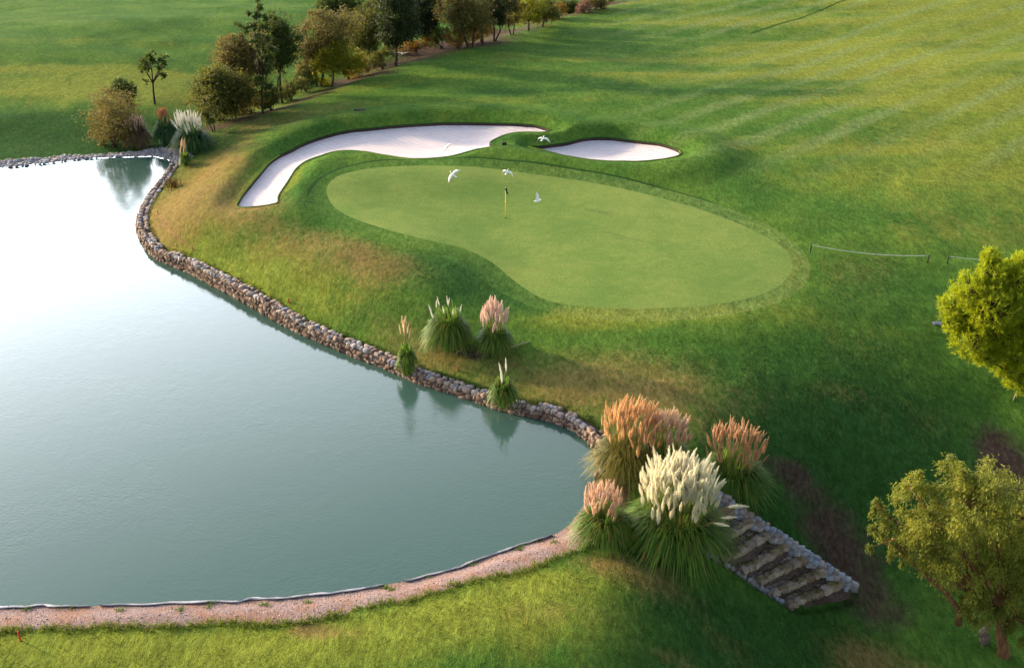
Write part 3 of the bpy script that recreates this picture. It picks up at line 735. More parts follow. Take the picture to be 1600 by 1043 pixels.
# ------------------------------------------------------------------ pale liner at the front waterline
def liner():
    n = len(fr); t = np.gradient(fr, axis=0); t /= np.linalg.norm(t, axis=1)[:, None]; nr = np.stack([-t[:, 1], t[:, 0]], 1)
    if sd_poly(fr[30:31] + nr[30] * .3, POND)[0] < 0: nr = -nr
    g = Geo(); i = 8; o = np.array((*fr[n // 2], WZ))
    while i < n - 3:
        m = random.randint(6, 30); j = min(n - 1, i + m)
        V = []; k = 0
        for q in range(i, j + 1):
            e = min(1, (q - i) / 3, (j - q) / 3 + .2); w = (.02 + .07 * random.random()) * e + .012
            z = WZ + .05 + .05 * random.random()
            p = fr[q] + nr[q] * random.uniform(-.03, .04)
            V += [(*(p - nr[q] * w), WZ + .012), (*p, z + .03), (*(p + nr[q] * w * .8), z)]; k += 1
        g.add(np.array(V) - o, [f for a in range(k - 1) for f in ((a * 3, a * 3 + 3, a * 3 + 4, a * 3 + 1), (a * 3 + 1, a * 3 + 4, a * 3 + 5, a * 3 + 2))])
        i = j + random.choice((0, 1, 1, 2, 4))
    b = g.build('pond_liner', M['liner'], None, o); tag(b, 'pale torn sheet of pond lining along the waterline beside the pinkish path', 'pond liner')
liner()

# ------------------------------------------------------------------ foliage
def rand_dir(n):
    v = rng.normal(size=(n, 3)); return v / np.linalg.norm(v, axis=1)[:, None]

def leaves_mesh(name, C, D, L, Wd, tone, mat):
    """one small diamond leaf per row"""
    n = len(C); S = np.cross(D, rand_dir(n)); S /= np.linalg.norm(S, axis=1)[:, None] + 1e-9
    L = np.broadcast_to(L, n)[:, None]; Wd = np.broadcast_to(Wd, n)[:, None]
    V = np.empty((n, 4, 3)); V[:, 0] = C; V[:, 1] = C + D * L * .45 + S * Wd / 2; V[:, 2] = C + D * L; V[:, 3] = C + D * L * .45 - S * Wd / 2
    Fc = np.arange(n * 4).reshape(n, 4)
    me = mesh_np(name, V.reshape(-1, 3), Fc, mat); attr(me, 'tone', np.repeat(tone, 4)); return me

LEAF = {
 'olive': leaf_mat('olive_leaf', (0.04, 0.054, 0.012), (0.135, 0.135, 0.026)),
 'brown': leaf_mat('brown_leaf', (0.05, 0.046, 0.014), (0.165, 0.135, 0.036)),
 'green': leaf_mat('green_leaf', (0.022, 0.045, 0.010), (0.075, 0.10, 0.02)),
 'dark': leaf_mat('dark_leaf', (0.010, 0.022, 0.006), (0.036, 0.052, 0.012), .25),
 'yellow': leaf_mat('yellow_leaf', (0.10, 0.11, 0.01), (0.24, 0.24, 0.015)),
 'gold': leaf_mat('bright_yellow_leaf', (0.25, 0.24, 0.01), (0.42, 0.38, 0.015)),
 'amber': leaf_mat('amber_leaf', (0.11, 0.062, 0.012), (0.22, 0.13, 0.02)),
 'rust': leaf_mat('rust_leaf', (0.10, 0.052, 0.034), (0.2, 0.105, 0.07)),
 'willow': leaf_mat('willow_leaf', (0.07, 0.10, 0.016), (0.26, 0.265, 0.034), .4, .55),
 'pine': leaf_mat('pine_needle', (0.085, 0.14, 0.008), (0.38, 0.42, 0.014), .4, .5),
 'grass': leaf_mat('pampas_blade', (0.018, 0.055, 0.008), (0.165, 0.28, 0.035), .38, .5),
 'bluegrass': leaf_mat('blue_green_blade', (0.022, 0.07, 0.022), (0.07, 0.14, 0.045), .4, .5),
 'drygrass': leaf_mat('golden_blade', (0.10, 0.12, 0.02), (0.25, 0.21, 0.05), .4, .5),
 'rustgrass': leaf_mat('rusty_blade', (0.085, 0.045, 0.028), (0.19, 0.11, 0.07), .35, .6),
}

def tree(name, label, cat, base, blob_list, leaf, n_leaf, leaf_len, leaf_w, trunk_r, group=None, stems=1, droop=0.0, bark='bark', depth=0.8, fork=0.35, lean=None, clump=0.42, seed=None, stem_px=None, shell=.45, grow=1.24, curtain=0.12, more=1.9, per=42):
    """base and crown blobs are given where the photograph shows them; the crown stands over its base"""
    if seed is not None:
        global rng
        rng = np.random.default_rng(seed); random.seed(seed)
    b = G(*base); root = empty(name, b, label, cat, group)
    blobs3 = []
    for (px, py, rp) in blob_list:
        c, t = at_depth(px, py, b[1]); r = rp / F * t
        c = c + np.array((0, random.uniform(-depth, depth) * r, 0))
        c[2] = max(c[2], b[2] + r * .35)
        blobs3.append((c - b, r * grow))
    tot = sum(r * r for _, r in blobs3)
    Cs = []; Ds = []; Ts = []; Ls = []; tips = []
    for c, r in blobs3:
        nl = int(n_leaf * more * r * r / tot)
        nc = max(4, int(nl / per))
        d = rand_dir(nc); d[:, 2] = d[:, 2] * .85 + .1
        cc = c + d * r * (shell + (1 - shell) * rng.random((nc, 1)) ** .6) * (1.0 + .12 * rng.normal(size=(nc, 1)))
        ct = rng.random(nc) * .8 + .1
        k = rng.integers(0, nc, nl); cr = r * clump * (.6 + .8 * rng.random(nc))
        off = rng.normal(size=(nl, 3)) * .5; off[:, 2] *= .75
        pos = cc[k] + off * cr[k][:, None]
        if curtain: pos[:, 2] -= np.abs(rng.normal(size=nl)) * curtain * r * (rng.random(nl) < .6)
        dr = (pos - c) / (r + 1e-6) * .6 + rand_dir(nl) * .8 + np.array((0, 0, -droop)); dr /= np.linalg.norm(dr, axis=1)[:, None]
        Cs.append(pos); Ds.append(dr); Ts.append(np.clip(ct[k] + .15 * rng.normal(size=nl), 0, 1)); Ls.append(leaf_len * (.6 + .8 * rng.random(nl)))
        sel = rng.choice(nc, min(nc, 5), replace=False)
        tips.append((c, r, cc[sel]))
    C_ = np.concatenate(Cs); ok = C_[:, 2] > 0.05
    L_ = np.concatenate(Ls)[ok]
    me = leaves_mesh('crown', C_[ok], np.concatenate(Ds)[ok], L_, L_ * (leaf_w / leaf_len), np.concatenate(Ts)[ok], LEAF[leaf])
    obj('crown', me, root)
    # trunk(s) and limbs: one tapering skeleton
    g = Geo(); top = max(c[2] for c, r in blobs3); cen = sum((c * r * r for c, r in blobs3)) / tot
    forks = []
    for s in range(stems):
        a = 2 * math.pi * s / max(1, stems) + random.random()
        off = np.array((math.cos(a), math.sin(a), 0)) * (0 if stems == 1 else trunk_r * 2.2)
        fz = max(.4, fork * top)
        f = cen * np.array((.35, .35, 0)) + off * 2.5 + np.array((0, 0, fz))
        if lean is not None: f = f + np.array(lean)
        mid = off * .9 + (f - off) * .5 + np.array((random.uniform(-.1, .1), random.uniform(-.1, .1), 0)) * trunk_r * 4
        g.tube([off + np.array((0, 0, -.25)), off + np.array((0, 0, .12)), mid, f], [trunk_r * 1.5, trunk_r * 1.05, trunk_r * .9, trunk_r * .75], 9)
        forks.append(f)
    for c, r, tp in tips:
        f = min(forks, key=lambda q: np.linalg.norm(q - c))
        m = f + (c - f) * .55 + rng.normal(size=3) * r * .18 + np.array((0, 0, .1 * r))
        lr = min(trunk_r * .6, .02 + .03 * r)
        g.tube([f, m, c], [trunk_r * .7 if np.linalg.norm(c - f) > 1 else lr, lr, lr * .6], 6)
        for q in tp:
            k = c + (q - c) * .5 + rng.normal(size=3) * r * .1
            g.tube([c, k, q], [lr * .6, lr * .4, lr * .15], 5)
    if stem_px:
        for line, rr_ in stem_px:
            pp = [at_depth(x_, y_, b[1])[0] - b for x_, y_ in line]
            n_ = len(pp); g.tube(pp, [rr_ * (1 - .55 * i / (n_ - 1)) for i in range(n_)], 8)
    g.build('trunk', M[bark], root)
    return root

far_grp = 'trees and shrubs behind the fairway crest'
T_ = tree
T_('sapling', 'small sparse sapling with a thin bare trunk standing alone on the far lawn', 'tree', (242, 162), [(237, 100, 13), (225, 108, 8), (252, 100, 9), (239, 88, 8), (228, 128, 5), (250, 116, 7), (222, 94, 5), (256, 90, 5)], 'green', 1300, .26, .12, .09, far_grp, seed=1, clump=.32, fork=.45, grow=.9, more=.75)
T_('shrub', 'large rounded olive brown shrub on the far pond bank', 'shrub', (178, 229), [(170, 185, 33), (157, 196, 22), (195, 188, 24), (178, 158, 20), (185, 210, 24), (160, 212, 16), (200, 208, 14)], 'brown', 6500, .17, .07, .06, far_grp, stems=5, seed=2, clump=.30, fork=.2)
T_('shrub', 'small green bushy treetop showing behind the rounded brown shrub', 'shrub', (198, 200), [(190, 133, 9), (182, 142, 8), (204, 138, 8), (196, 148, 10), (196, 165, 10)], 'green', 1500, .22, .1, .07, far_grp, seed=3)
T_('tree', 'low spreading olive green tree beside the white pampas grass on the far bank', 'tree', (345, 189), [(338, 140, 26), (320, 150, 17), (365, 150, 25), (350, 120, 20), (330, 122, 15), (378, 140, 18), (345, 165, 20)], 'olive', 6500, .24, .11, .11, far_grp, stems=4, seed=4, fork=.25)
T_('tree', 'tawny brown tree behind the low spreading olive tree', 'tree', (375, 176), [(375, 85, 22), (395, 98, 22), (358, 80, 16), (400, 68, 16), (350, 102, 15), (385, 120, 22), (368, 62, 10)], 'brown', 5500, .24, .1, .12, far_grp, stems=2, seed=5, fork=.35)
T_('tree', 'tall thin tree with a sparse spiky top above the tawny tree', 'tree', (411, 178), [(402, 8, 7), (396, 20, 8), (406, 26, 7), (391, 42, 10), (412, 38, 9), (374, 40, 5), (404, 62, 13), (412, 100, 15), (410, 125, 13), (416, 82, 13), (415, 142, 9)], 'green', 3600, .26, .11, .11, far_grp, seed=6, droop=.5, fork=.3, clump=.34, grow=1.0, more=1.0)
T_('tree', 'upright dense green tree with two slim trunks at the crest of the lawn', 'tree', (441, 161), [(436, 36, 16), (424, 55, 18), (448, 58, 17), (432, 78, 20), (451, 82, 13), (440, 102, 13), (420, 80, 14)], 'green', 6000, .24, .11, .12, far_grp, seed=7, fork=.4, stem_px=[([(433, 158), (434, 130), (436, 95)], .1)])
T_('shrub', 'low amber undergrowth under the dense green tree group', 'shrub', (392, 176), [(388, 160, 14), (402, 158, 12), (370, 170, 12), (380, 150, 12)], 'amber', 1800, .2, .07, .04, far_grp, stems=4, seed=8, fork=.2)
T_('shrub', 'thin olive shrub in front of the low spreading tree by the pampas', 'shrub', (334, 205), [(322, 165, 12), (330, 180, 10), (318, 178, 8)], 'olive', 800, .2, .08, .05, far_grp, stems=2, seed=9, fork=.4)
T_('tree', 'feathery brown willowy tree left of the yellow green tree', 'tree', (498, 134), [(485, 60, 22), (512, 45, 24), (500, 80, 20), (478, 85, 16), (532, 42, 22), (475, 42, 12), (492, 25, 10), (482, 105, 13), (520, 66, 20)], 'brown', 7000, .22, .09, .12, far_grp, stems=2, seed=10, droop=.5, clump=.34)
T_('tree', 'round yellow green tree on the crest of the lawn', 'tree', (519, 135), [(508, 92, 15), (526, 86, 17), (545, 95, 15), (500, 104, 9), (530, 76, 11), (556, 102, 9), (520, 102, 14), (540, 108, 9)], 'yellow', 5000, .2, .09, .1, far_grp, seed=11, fork=.38)
T_('shrub', 'bright yellow bush at the foot of the round yellow green tree', 'shrub', (502, 134), [(497, 112, 6), (499, 122, 6), (508, 127, 6), (495, 104, 5)], 'gold', 700, .17, .09, .04, far_grp, stems=3, seed=12, fork=.2)
T_('tree', 'greyish brown tree behind the round yellow green tree', 'tree', (580, 97), [(565, 42, 20), (585, 58, 17), (552, 60, 17), (572, 24, 13), (594, 34, 13), (575, 75, 14)], 'olive', 5000, .24, .1, .12, far_grp, seed=13)
T_('tree', 'pale topped tree peeping over the greyish brown tree', 'tree', (588, 82), [(578, 16, 10), (592, 22, 10), (600, 36, 10), (585, 8, 8)], 'drygrass', 1500, .22, .1, .1, far_grp, seed=14)
T_('tree', 'tall dark conifer, the widest of the dark trees on the crest', 'tree', (619, 103), [(622, 20, 20), (610, 42, 16), (634, 48, 16), (612, -5, 18), (620, 62, 13), (632, 2, 16), (606, 62, 9)], 'dark', 6000, .27, .11, .14, far_grp, seed=15, droop=.4, fork=.3)
T_('tree', 'second dark conifer behind the widest dark tree', 'tree', (640, 78), [(650, 18, 19), (656, 42, 13), (643, 38, 14), (655, -8, 18), (665, 30, 12)], 'dark', 4800, .28, .11, .14, far_grp, seed=16, droop=.4, fork=.3)
T_('tree', 'slim dark conifer at the edge of the bare soil strip', 'tree', (676, 72), [(674, 28, 11), (672, 46, 10), (678, 8, 12), (668, 58, 6)], 'dark', 2600, .27, .11, .11, far_grp, seed=17, droop=.4, fork=.35)
T_('tree', 'deep green leafy treetop behind the feathery brown tree', 'tree', (548, 80), [(510, 8, 12), (530, 4, 15), (552, 8, 14), (545, -12, 14), (525, 22, 12)], 'green', 3600, .26, .11, .13, far_grp, seed=18)
T_('tree', 'broad olive brown tree with several leaning stems over brushwood', 'tree', (735, 74), [(730, 22, 21), (714, 32, 16), (750, 34, 16), (700, 18, 15), (742, 8, 18), (722, 45, 12), (708, -2, 14)], 'brown', 5500, .24, .1, .12, far_grp, seed=19, stems=2, stem_px=[([(755, 70), (752, 50), (745, 25)], .11)])
T_('tree', 'dark green tree with a curved bare stem at the crest', 'tree', (772, 64), [(770, 16, 15), (785, 6, 14), (758, 30, 10), (778, 32, 9), (765, -4, 14)], 'dark', 3200, .25, .1, .11, far_grp, seed=20, stem_px=[([(774, 64), (782, 48), (780, 32), (772, 15)], .09)])
T_('shrub', 'reddish dry brushwood under the broad olive brown tree', 'shrub', (716, 76), [(712, 62, 10), (700, 60, 8), (728, 64, 9), (720, 54, 8)], 'amber', 1500, .22, .05, .04, far_grp, stems=6, seed=21, fork=.3)
T_('tree', 'small golden olive tree alone on the crest of the fairway', 'tree', (826, 48), [(822, 18, 14), (838, 12, 13), (811, 26, 10), (836, 28, 9), (825, 4, 11)], 'yellow', 3200, .2, .09, .1, far_grp, seed=22, fork=.35)
T_('tree', 'olive green tree beside the small golden olive tree', 'tree', (848, 42), [(850, 18, 12), (858, 6, 11), (844, 28, 8), (864, 22, 8)], 'olive', 2200, .22, .1, .1, far_grp, seed=23, fork=.3)
T_('shrub', 'round dark green bush behind the crest of the fairway', 'shrub', (889, 22), [(888, 8, 11), (880, 12, 8), (897, 12, 8), (889, 16, 9)], 'green', 2600, .18, .09, .05, far_grp, stems=3, seed=24, fork=.2)
T_('shrub', 'brownish shrub furthest along the crest of the fairway', 'shrub', (940, 14), [(932, 2, 11), (945, 0, 10), (920, 4, 8), (938, 8, 7)], 'brown', 1600, .22, .09, .05, far_grp, stems=3, seed=25, fork=.2)
T_('shrub', 'low rust coloured shrub between the round dark bush and the brownish one', 'shrub', (912, 20), [(912, 10, 8), (905, 14, 5)], 'rust', 600, .2, .09, .05, far_grp, stems=3, seed=26, fork=.2)

T_('shrub', 'olive undergrowth hanging below the feathery brown willowy tree', 'shrub', (545, 124), [(478, 112, 9), (552, 112, 10), (566, 104, 10), (560, 92, 9)], 'amber', 1500, .2, .07, .04, far_grp, stems=4, seed=41, fork=.2)
T_('shrub', 'dark scrub between the trunks of the dark conifers', 'shrub', (650, 84), [(640, 72, 9), (655, 68, 8), (628, 82, 7), (668, 66, 7)], 'amber', 1400, .2, .07, .04, far_grp, stems=4, seed=42, fork=.2)
T_('tree', 'thin brown tree on the crest beyond the dark green tree with a curved stem', 'tree', (800, 54), [(798, 20, 12), (790, 32, 9), (806, 8, 11), (796, -4, 12)], 'brown', 2400, .22, .09, .08, far_grp, seed=43, fork=.3, stems=2)
for (bp, bl, lf, lb, sd_) in [((455, 156), [(452, 138, 10), (464, 132, 9), (446, 146, 7)], 'olive', 'low olive scrub right of the dense green tree with two trunks', 51), ((478, 143), [(474, 122, 11), (484, 128, 9), (468, 130, 8)], 'green', 'low green scrub in front of the feathery brown willowy tree', 52), ((598, 108), [(590, 92, 11), (602, 88, 10), (582, 98, 9)], 'olive', 'olive scrub between the round yellow green tree and the widest conifer', 53), ((690, 76), [(684, 58, 11), (694, 52, 10), (678, 64, 8)], 'green', 'green scrub beside the slim dark conifer at the soil strip', 54), ((752, 66), [(748, 50, 10), (760, 46, 9), (742, 56, 7)], 'amber', 'amber scrub below the dark green tree with a curved stem', 55), ((424, 172), [(420, 158, 9), (430, 150, 9), (414, 162, 7)], 'olive', 'olive scrub at the foot of the tall thin tree', 56), ((870, 30), [(868, 18, 9), (876, 14, 8), (860, 24, 7)], 'amber', 'amber scrub left of the round dark green bush', 57)]:
    T_('shrub', lb, 'shrub', bp, bl, lf, 1300, .2, .08, .04, far_grp, stems=4, seed=sd_, fork=.2)
# the two big trees by the hollow
T_('willow_tree', 'big feathery willow with yellowing crown in the brown hollow', 'tree', (1568, 1022), [(1500, 768, 52), (1450, 800, 42), (1400, 812, 30), (1425, 768, 30), (1545, 752, 46), (1592, 790, 55), (1500, 850, 55), (1560, 860, 60), (1445, 850, 32), (1378, 800, 17), (1382, 850, 20), (1490, 738, 28), (1560, 920, 42), (1512, 920, 30), (1620, 860, 60), (1590, 940, 40), (1640, 780, 55), (1405, 862, 18), (1470, 890, 28), (1535, 945, 34), (1600, 965, 36), (1440, 825, 34), (1372, 830, 14)], 'willow', 78000, .115, .034, .2, None, seed=31, droop=.9, bark='redbark', depth=.75, fork=.28, clump=.25, shell=.55, curtain=.26, grow=1.02, more=1.35, per=190,
   stem_px=[([(1497, 974), (1500, 955), (1478, 925), (1440, 893), (1408, 858), (1395, 842)], .13), ([(1576, 985), (1588, 930), (1600, 870)], .16)])

def pine():
    global rng
    rng = np.random.default_rng(77); random.seed(77)
    b = G(1612, 648); root = empty('pine_tree', b, 'bright yellow green pine standing on the slope at the fairway edge', 'tree')
    bl = [(1550, 408, 12), (1545, 428, 20), (1512, 452, 24), (1498, 486, 24), (1540, 475, 38), (1590, 450, 36), (1605, 500, 52), (1560, 525, 42), (1510, 528, 26), (1572, 578, 17), (1592, 598, 20), (1605, 425, 20), (1655, 480, 50), (1650, 560, 50), (1630, 600, 26), (1520, 500, 24), (1490, 510, 14), (1565, 440, 22), (1535, 555, 18), (1580, 556, 20)]
    tw = []; tone = []; dirs = []; g = Geo(); tot = 0
    trunk_top = None
    B3 = []
    for px, py, rp in bl:
        c, t = at_depth(px, py, b[1]); r = rp / F * t; c = c + np.array((0, random.uniform(-.9, .9) * r, 0)); B3.append((c - b, r * 1.06))
    top = max(c[2] for c, r in B3)
    g.tube([(0, 0, -.3), (.05, 0, 1.0), (-.1, .1, 3.0), (.1, 0, top * .75), (0, 0, top * .95)], [.26, .22, .18, .1, .03], 9)
    for c, r in B3:
        o0 = np.array((0, 0, max(.8, c[2] * .62))); m = o0 + (c - o0) * .5 + rng.normal(size=3) * .15 * r
        g.tube([o0, m, c], [.06, .04, .025], 6)
        n = int(330 * r * r) + 30
        d = rand_dir(n); d[:, 2] += .15
        pos = c + d * r * (.5 + .5 * rng.random((n, 1)) ** .5) * (1 + .1 * rng.normal(size=(n, 1)))
        for q in pos[::6]:
            g.tube([c, c + (q - c) * .55 + rng.normal(size=3) * .06, q], [.03, .02, .008], 4, cap=False)
        dd = d * .7 + np.array((0, 0, .75)) + rng.normal(size=(n, 3)) * .25; dd /= np.linalg.norm(dd, axis=1)[:, None]
        tw.append(pos); dirs.append(dd); tone.append(np.clip(.5 + .22 * rng.normal(size=n), 0, 1))
    g.build('trunk', M['bark'], root)
    tw = np.concatenate(tw); dirs = np.concatenate(dirs); tone = np.concatenate(tone)
    # needles: each shoot is a bottle-brush of thin needles pointing forward
    K = 16; n = len(tw)
    s = rng.random((n, K, 1)); base = tw[:, None] + dirs[:, None] * (s * .22 - .06)
    nd = dirs[:, None] * .8 + rng.normal(size=(n, K, 3)) * .5; nd /= np.linalg.norm(nd, axis=2)[..., None]
    me = leaves_mesh('crown', base.reshape(-1, 3), nd.reshape(-1, 3), .17 + .08 * rng.random(n * K), .032, np.clip(np.repeat(tone, K) + .1 * rng.normal(size=n * K), 0, 1), LEAF['pine'])
    obj('crown', me, root)
pine()

# ------------------------------------------------------------------ pampas grass
def plume_mesh(name, L, wid, n, mat, seed):
    r = np.random.default_rng(seed); V = []; Fc = []; T = []
    def prof(s): return (math.sin(math.pi * min(1, s ** .75 * 1.02)) ** .8) * (1 - .25 * s) + .03
    bend = r.uniform(-.05, .2) * L; bdir = r.uniform(0, 6.28)
    # soft core
    for k in range(7):
        s = k / 6; w = prof(s) * wid * .17
        for j in range(6):
            a = math.pi * j / 3; V.append((w * math.cos(a), w * math.sin(a), s * L * .94)); T.append(.35)
    for k in range(6):
        for j in range(6): Fc.append((k * 6 + j, k * 6 + (j + 1) % 6, (k + 1) * 6 + (j + 1) % 6, (k + 1) * 6 + j))
    for i in range(n):
        s = r.random() ** .9 * .95; a = r.random() * 2 * math.pi; w = prof(s) * wid
        b = np.array((0, 0, s * L)); u = np.array((math.cos(a), math.sin(a), 0)); ln = L * (.14 + .1 * r.random()); sd = np.cross(u, (0, 0, 1))
        m = b + u * w * .75 + np.array((0, 0, ln * .55)); t = b + u * w * (.95 + .95 * r.random() ** 1.6) + np.array((0, 0, ln * (.75 + .4 * r.random())))
        hw = .006 + .005 * r.random(); q = len(V); tn = r.random()
        V += [tuple(b), tuple(m + sd * hw), tuple(t), tuple(m - sd * hw)]; Fc.append((q, q + 1, q + 2, q + 3)); T += [tn] * 4
    V = np.array(V); q = np.clip(V[:, 2] / L, 0, 1.2) ** 2 * bend; V[:, 0] += q * math.cos(bdir); V[:, 1] += q * math.sin(bdir); V[:, 2] -= np.abs(q) * .35
    me = mesh_np(name, V, Fc, mat); attr(me, 'tone', T); return me
def plume_mat(name, a, b): return leaf_mat(name, a, b, .45, .9, tuple(min(1, q * 1.15) for q in b))
PM = {'cream': plume_mat('cream_plume', (0.74, 0.68, 0.48), (0.88, 0.84, 0.68)),
      'white': plume_mat('white_plume', (0.62, 0.58, 0.50), (0.82, 0.80, 0.74)),
      'orange': plume_mat('orange_plume', (0.62, 0.37, 0.17), (0.84, 0.60, 0.34)),
      'pink': plume_mat('pink_plume', (0.62, 0.41, 0.27), (0.84, 0.64, 0.48)),
      'rose': plume_mat('rose_plume', (0.66, 0.46, 0.38), (0.86, 0.70, 0.62)),
      'brown': plume_mat('tan_plume', (0.48, 0.29, 0.16), (0.70, 0.47, 0.29)),
      'tan': plume_mat('straw_plume', (0.55, 0.40, 0.24), (0.78, 0.62, 0.42)),
      'red': plume_mat('red_plume', (0.42, 0.20, 0.10), (0.60, 0.33, 0.18))}
PLUME = {}
for k_, m_ in PM.items():
    PLUME[k_] = [plume_mesh('plume', .84 if k_ in ('cream', 'white') else .74, .078 if k_ in ('cream', 'white') else .066, 330, m_, 100 + i) for i in range(6)]
M['stalk'] = leaf_mat('plume_stalk', (0.10, 0.12, 0.03), (0.24, 0.22, 0.07), .1)
_g = Geo(); _g.tube([(0, 0, -1), (0, 0, 0.02)], [.016, .009], 5); _o = _g.build('stalk', M['stalk']); STALK = _o.data; bpy.data.objects.remove(_o)

def pampas(label, base, hf, rf, hp, rp, npl, plume, blade, nbl, seed, shift=(0, 0), droopers=0, plume_scale=1.0, plow=.72, cat='pampas grass', group='pampas grass clumps', r0=None, bw=.03, dead=0.1, stalks=True, onwall=False, extra=0):
    nbl = int(nbl * .8); bw = bw * 1.3
    r = np.random.default_rng(seed); rd = random.Random(seed)
    b = G(*base)
    if onwall: b = P(base[0], base[1], -1.22)
    root = empty('pampas_grass', b, label, cat, group)
    r0 = r0 if r0 else rf * .33
    # fountain of blades
    NS = 6; V = np.zeros((nbl, NS + 1, 2, 3)); tone = np.zeros((nbl, NS + 1, 2))
    a = r.random(nbl) * 2 * math.pi; rad = r0 * np.sqrt(r.random(nbl)); a2 = a + r.normal(size=nbl) * .35
    reach = rf * (.25 + .85 * np.sqrt(r.random(nbl))) * (.82 + .36 * r.random(nbl) ** 2); hgt = hf * (1.18 - .30 * (reach / rf) ** 1.5) * (.72 + .4 * r.random(nbl))
    drop = np.clip((reach / rf), 0, 1.2) ** 1.3 * (.6 + .5 * r.random(nbl))
    out = np.stack([np.cos(a2), np.sin(a2)], 1); sidev = np.stack([-np.sin(a2), np.cos(a2)], 1)
    tn = np.clip(.40 + .42 * r.normal(size=nbl), 0, 1)
    for k in range(NS + 1):
        s = k / NS
        x = rad * np.cos(a) + out[:, 0] * (reach - rad * .5) * s ** 1.35 + shift[0] * s * .5; y = rad * np.sin(a) + out[:, 1] * (reach - rad * .5) * s ** 1.35 + shift[1] * s * .5
        z = hgt * (1.5 * s - .5 * s ** 2) - hgt * drop * .95 * s ** 3.0
        z = np.maximum(z, .03 + .1 * r.random(nbl))
        if k == 0: z = np.full(nbl, -.12)
        w = bw * (1 - s ** 3.2) * .5 + .004
        V[:, k, 0] = np.stack([x - sidev[:, 0] * w, y - sidev[:, 1] * w, z], 1); V[:, k, 1] = np.stack([x + sidev[:, 0] * w, y + sidev[:, 1] * w, z], 1)
        tone[:, k, :] = (tn + .12 * s)[:, None]
    base_i = (np.arange(nbl) * (NS + 1) * 2)[:, None]
    Fc = np.concatenate([np.stack([base_i[:, 0] + 2 * k, base_i[:, 0] + 2 * k + 1, base_i[:, 0] + 2 * k + 3, base_i[:, 0] + 2 * k + 2], 1) for k in range(NS)])
    mats = [LEAF[blade], LEAF['drygrass']]; isd = (r.random(nbl) < dead + .05).astype(int)
    me = mesh_np('foliage', V.reshape(-1, 3), Fc, mats, False, np.tile(isd, NS)); attr(me, 'tone', np.clip(tone, 0, 1).ravel())
    obj('foliage', me, root)
    mass = Geo() if extra else None; mtone = []
    for i in range(npl + extra):
        q = math.sqrt(((i if i < npl else rd.uniform(0, npl * .95)) + .5) / npl); an = i * 2.39996 + rd.uniform(-.3, .3)
        px, py = rp * q * math.cos(an) + shift[0], rp * q * math.sin(an) + shift[1]
        z = hp * (1 - (1 - plow) * q ** 2 * rd.uniform(.4, 1.2)) * rd.uniform(.92, 1.03)
        bx, by = px * .5, py * .5
        if i < droopers:
            an = rd.uniform(-1.3, -.1); k = rd.uniform(.95, 1.2); px, py = rp * k * math.cos(an), rp * k * math.sin(an); z = hp * rd.uniform(.38, .62)
        d = Vector((px - bx, py - by, z)); L = d.length
        if i < droopers: tip = (Vector((px, py, .35 * z)).normalized())
        else: tip = (d.normalized() + Vector((rd.uniform(-.16, .24), rd.uniform(-.2, .16), .12))).normalized()
        sl_ = plume_scale * rd.uniform(.78, 1.18)
        if i >= npl:
            src = PLUME[plume][rd.randrange(6)]; co = np.empty(len(src.vertices) * 3, np.float32); src.vertices.foreach_get('co', co)
            st = Vector((px, py, z * rd.uniform(.86, .97))) - tip * .7 * sl_
            Mx = np.array(tip.to_track_quat('Z', 'Y').to_matrix()) * sl_
            mass.add(co.reshape(-1, 3) @ Mx.T + np.array(st), [tuple(q_.vertices) for q_ in src.polygons])
            tb = np.empty(len(src.vertices), np.float32); src.attributes['tone'].data.foreach_get('value', tb); mass.T[-1] = tb
            continue
        p = obj('plume', PLUME[plume][rd.randrange(6)], root)
        plen = .7 * sl_
        st = Vector((px, py, z)) - tip * plen if i >= droopers else Vector((px, py, z))
        p.location = st
        p.rotation_euler = tip.to_track_quat('Z', 'Y').to_euler(); p.scale = (sl_ * rd.uniform(.66, .98),) * 2 + (sl_,)
        if stalks:
            s = obj('stalk', STALK, p)
            dv = st - Vector((bx, by, 0)); Ls = dv.length
            # the stalk reaches from the foot of the plume back into the tussock
            inv = (p.rotation_euler.to_matrix()).inverted() @ (dv.normalized())
            s.rotation_mode = 'QUATERNION'; s.rotation_quaternion = Vector(inv).to_track_quat('Z', 'Y'); s.scale = (1, 1, Ls * .95 / sl_)
    if extra: tag(mass.build('plume_mass', PM[plume], root, None, False), kind='stuff')
    return root

pampas('largest pampas clump, dense cream white plumes above the stone spillway', (1055, 850), 2.3, 1.95, 3.85, 1.5, 98, 'cream', 'grass', 3000, 201, droopers=3, plume_scale=.9, plow=.72, r0=.9, extra=120)
pampas('tall orange plumed pampas clump leaning over the pond wall', (978, 738), 2.0, 1.6, 3.35, 1.3, 96, 'orange', 'drygrass', 1800, 202, shift=(.2, .1), plow=.72, dead=.4, extra=40, plume_scale=.9)
pampas('pinkish orange pampas clump between the cream and the tall orange clumps', (1036, 742), 1.9, 1.4, 3.1, 1.05, 90, 'pink', 'grass', 1500, 203, plow=.7, plume_scale=.9)
pampas('separate orange brown pampas clump with dark stems at the top of the spillway', (1143, 768), 2.0, 1.55, 3.25, 1.25, 96, 'brown', 'grass', 2000, 204, plow=.72, dead=.03, plume_scale=.9)
pampas('small pinkish orange pampas clump at the end of the earth path', (945, 842), 1.6, 1.15, 2.6, .75, 40, 'pink', 'grass', 1800, 205, shift=(-.1, .1), plow=.68, dead=.14)
pampas('narrow pampas tuft with four straw plumes growing on the pond wall', (637, 580), 1.7, .5, 3.0, .34, 6, 'tan', 'grass', 520, 206, plow=.75, r0=.25, bw=.04, onwall=True)
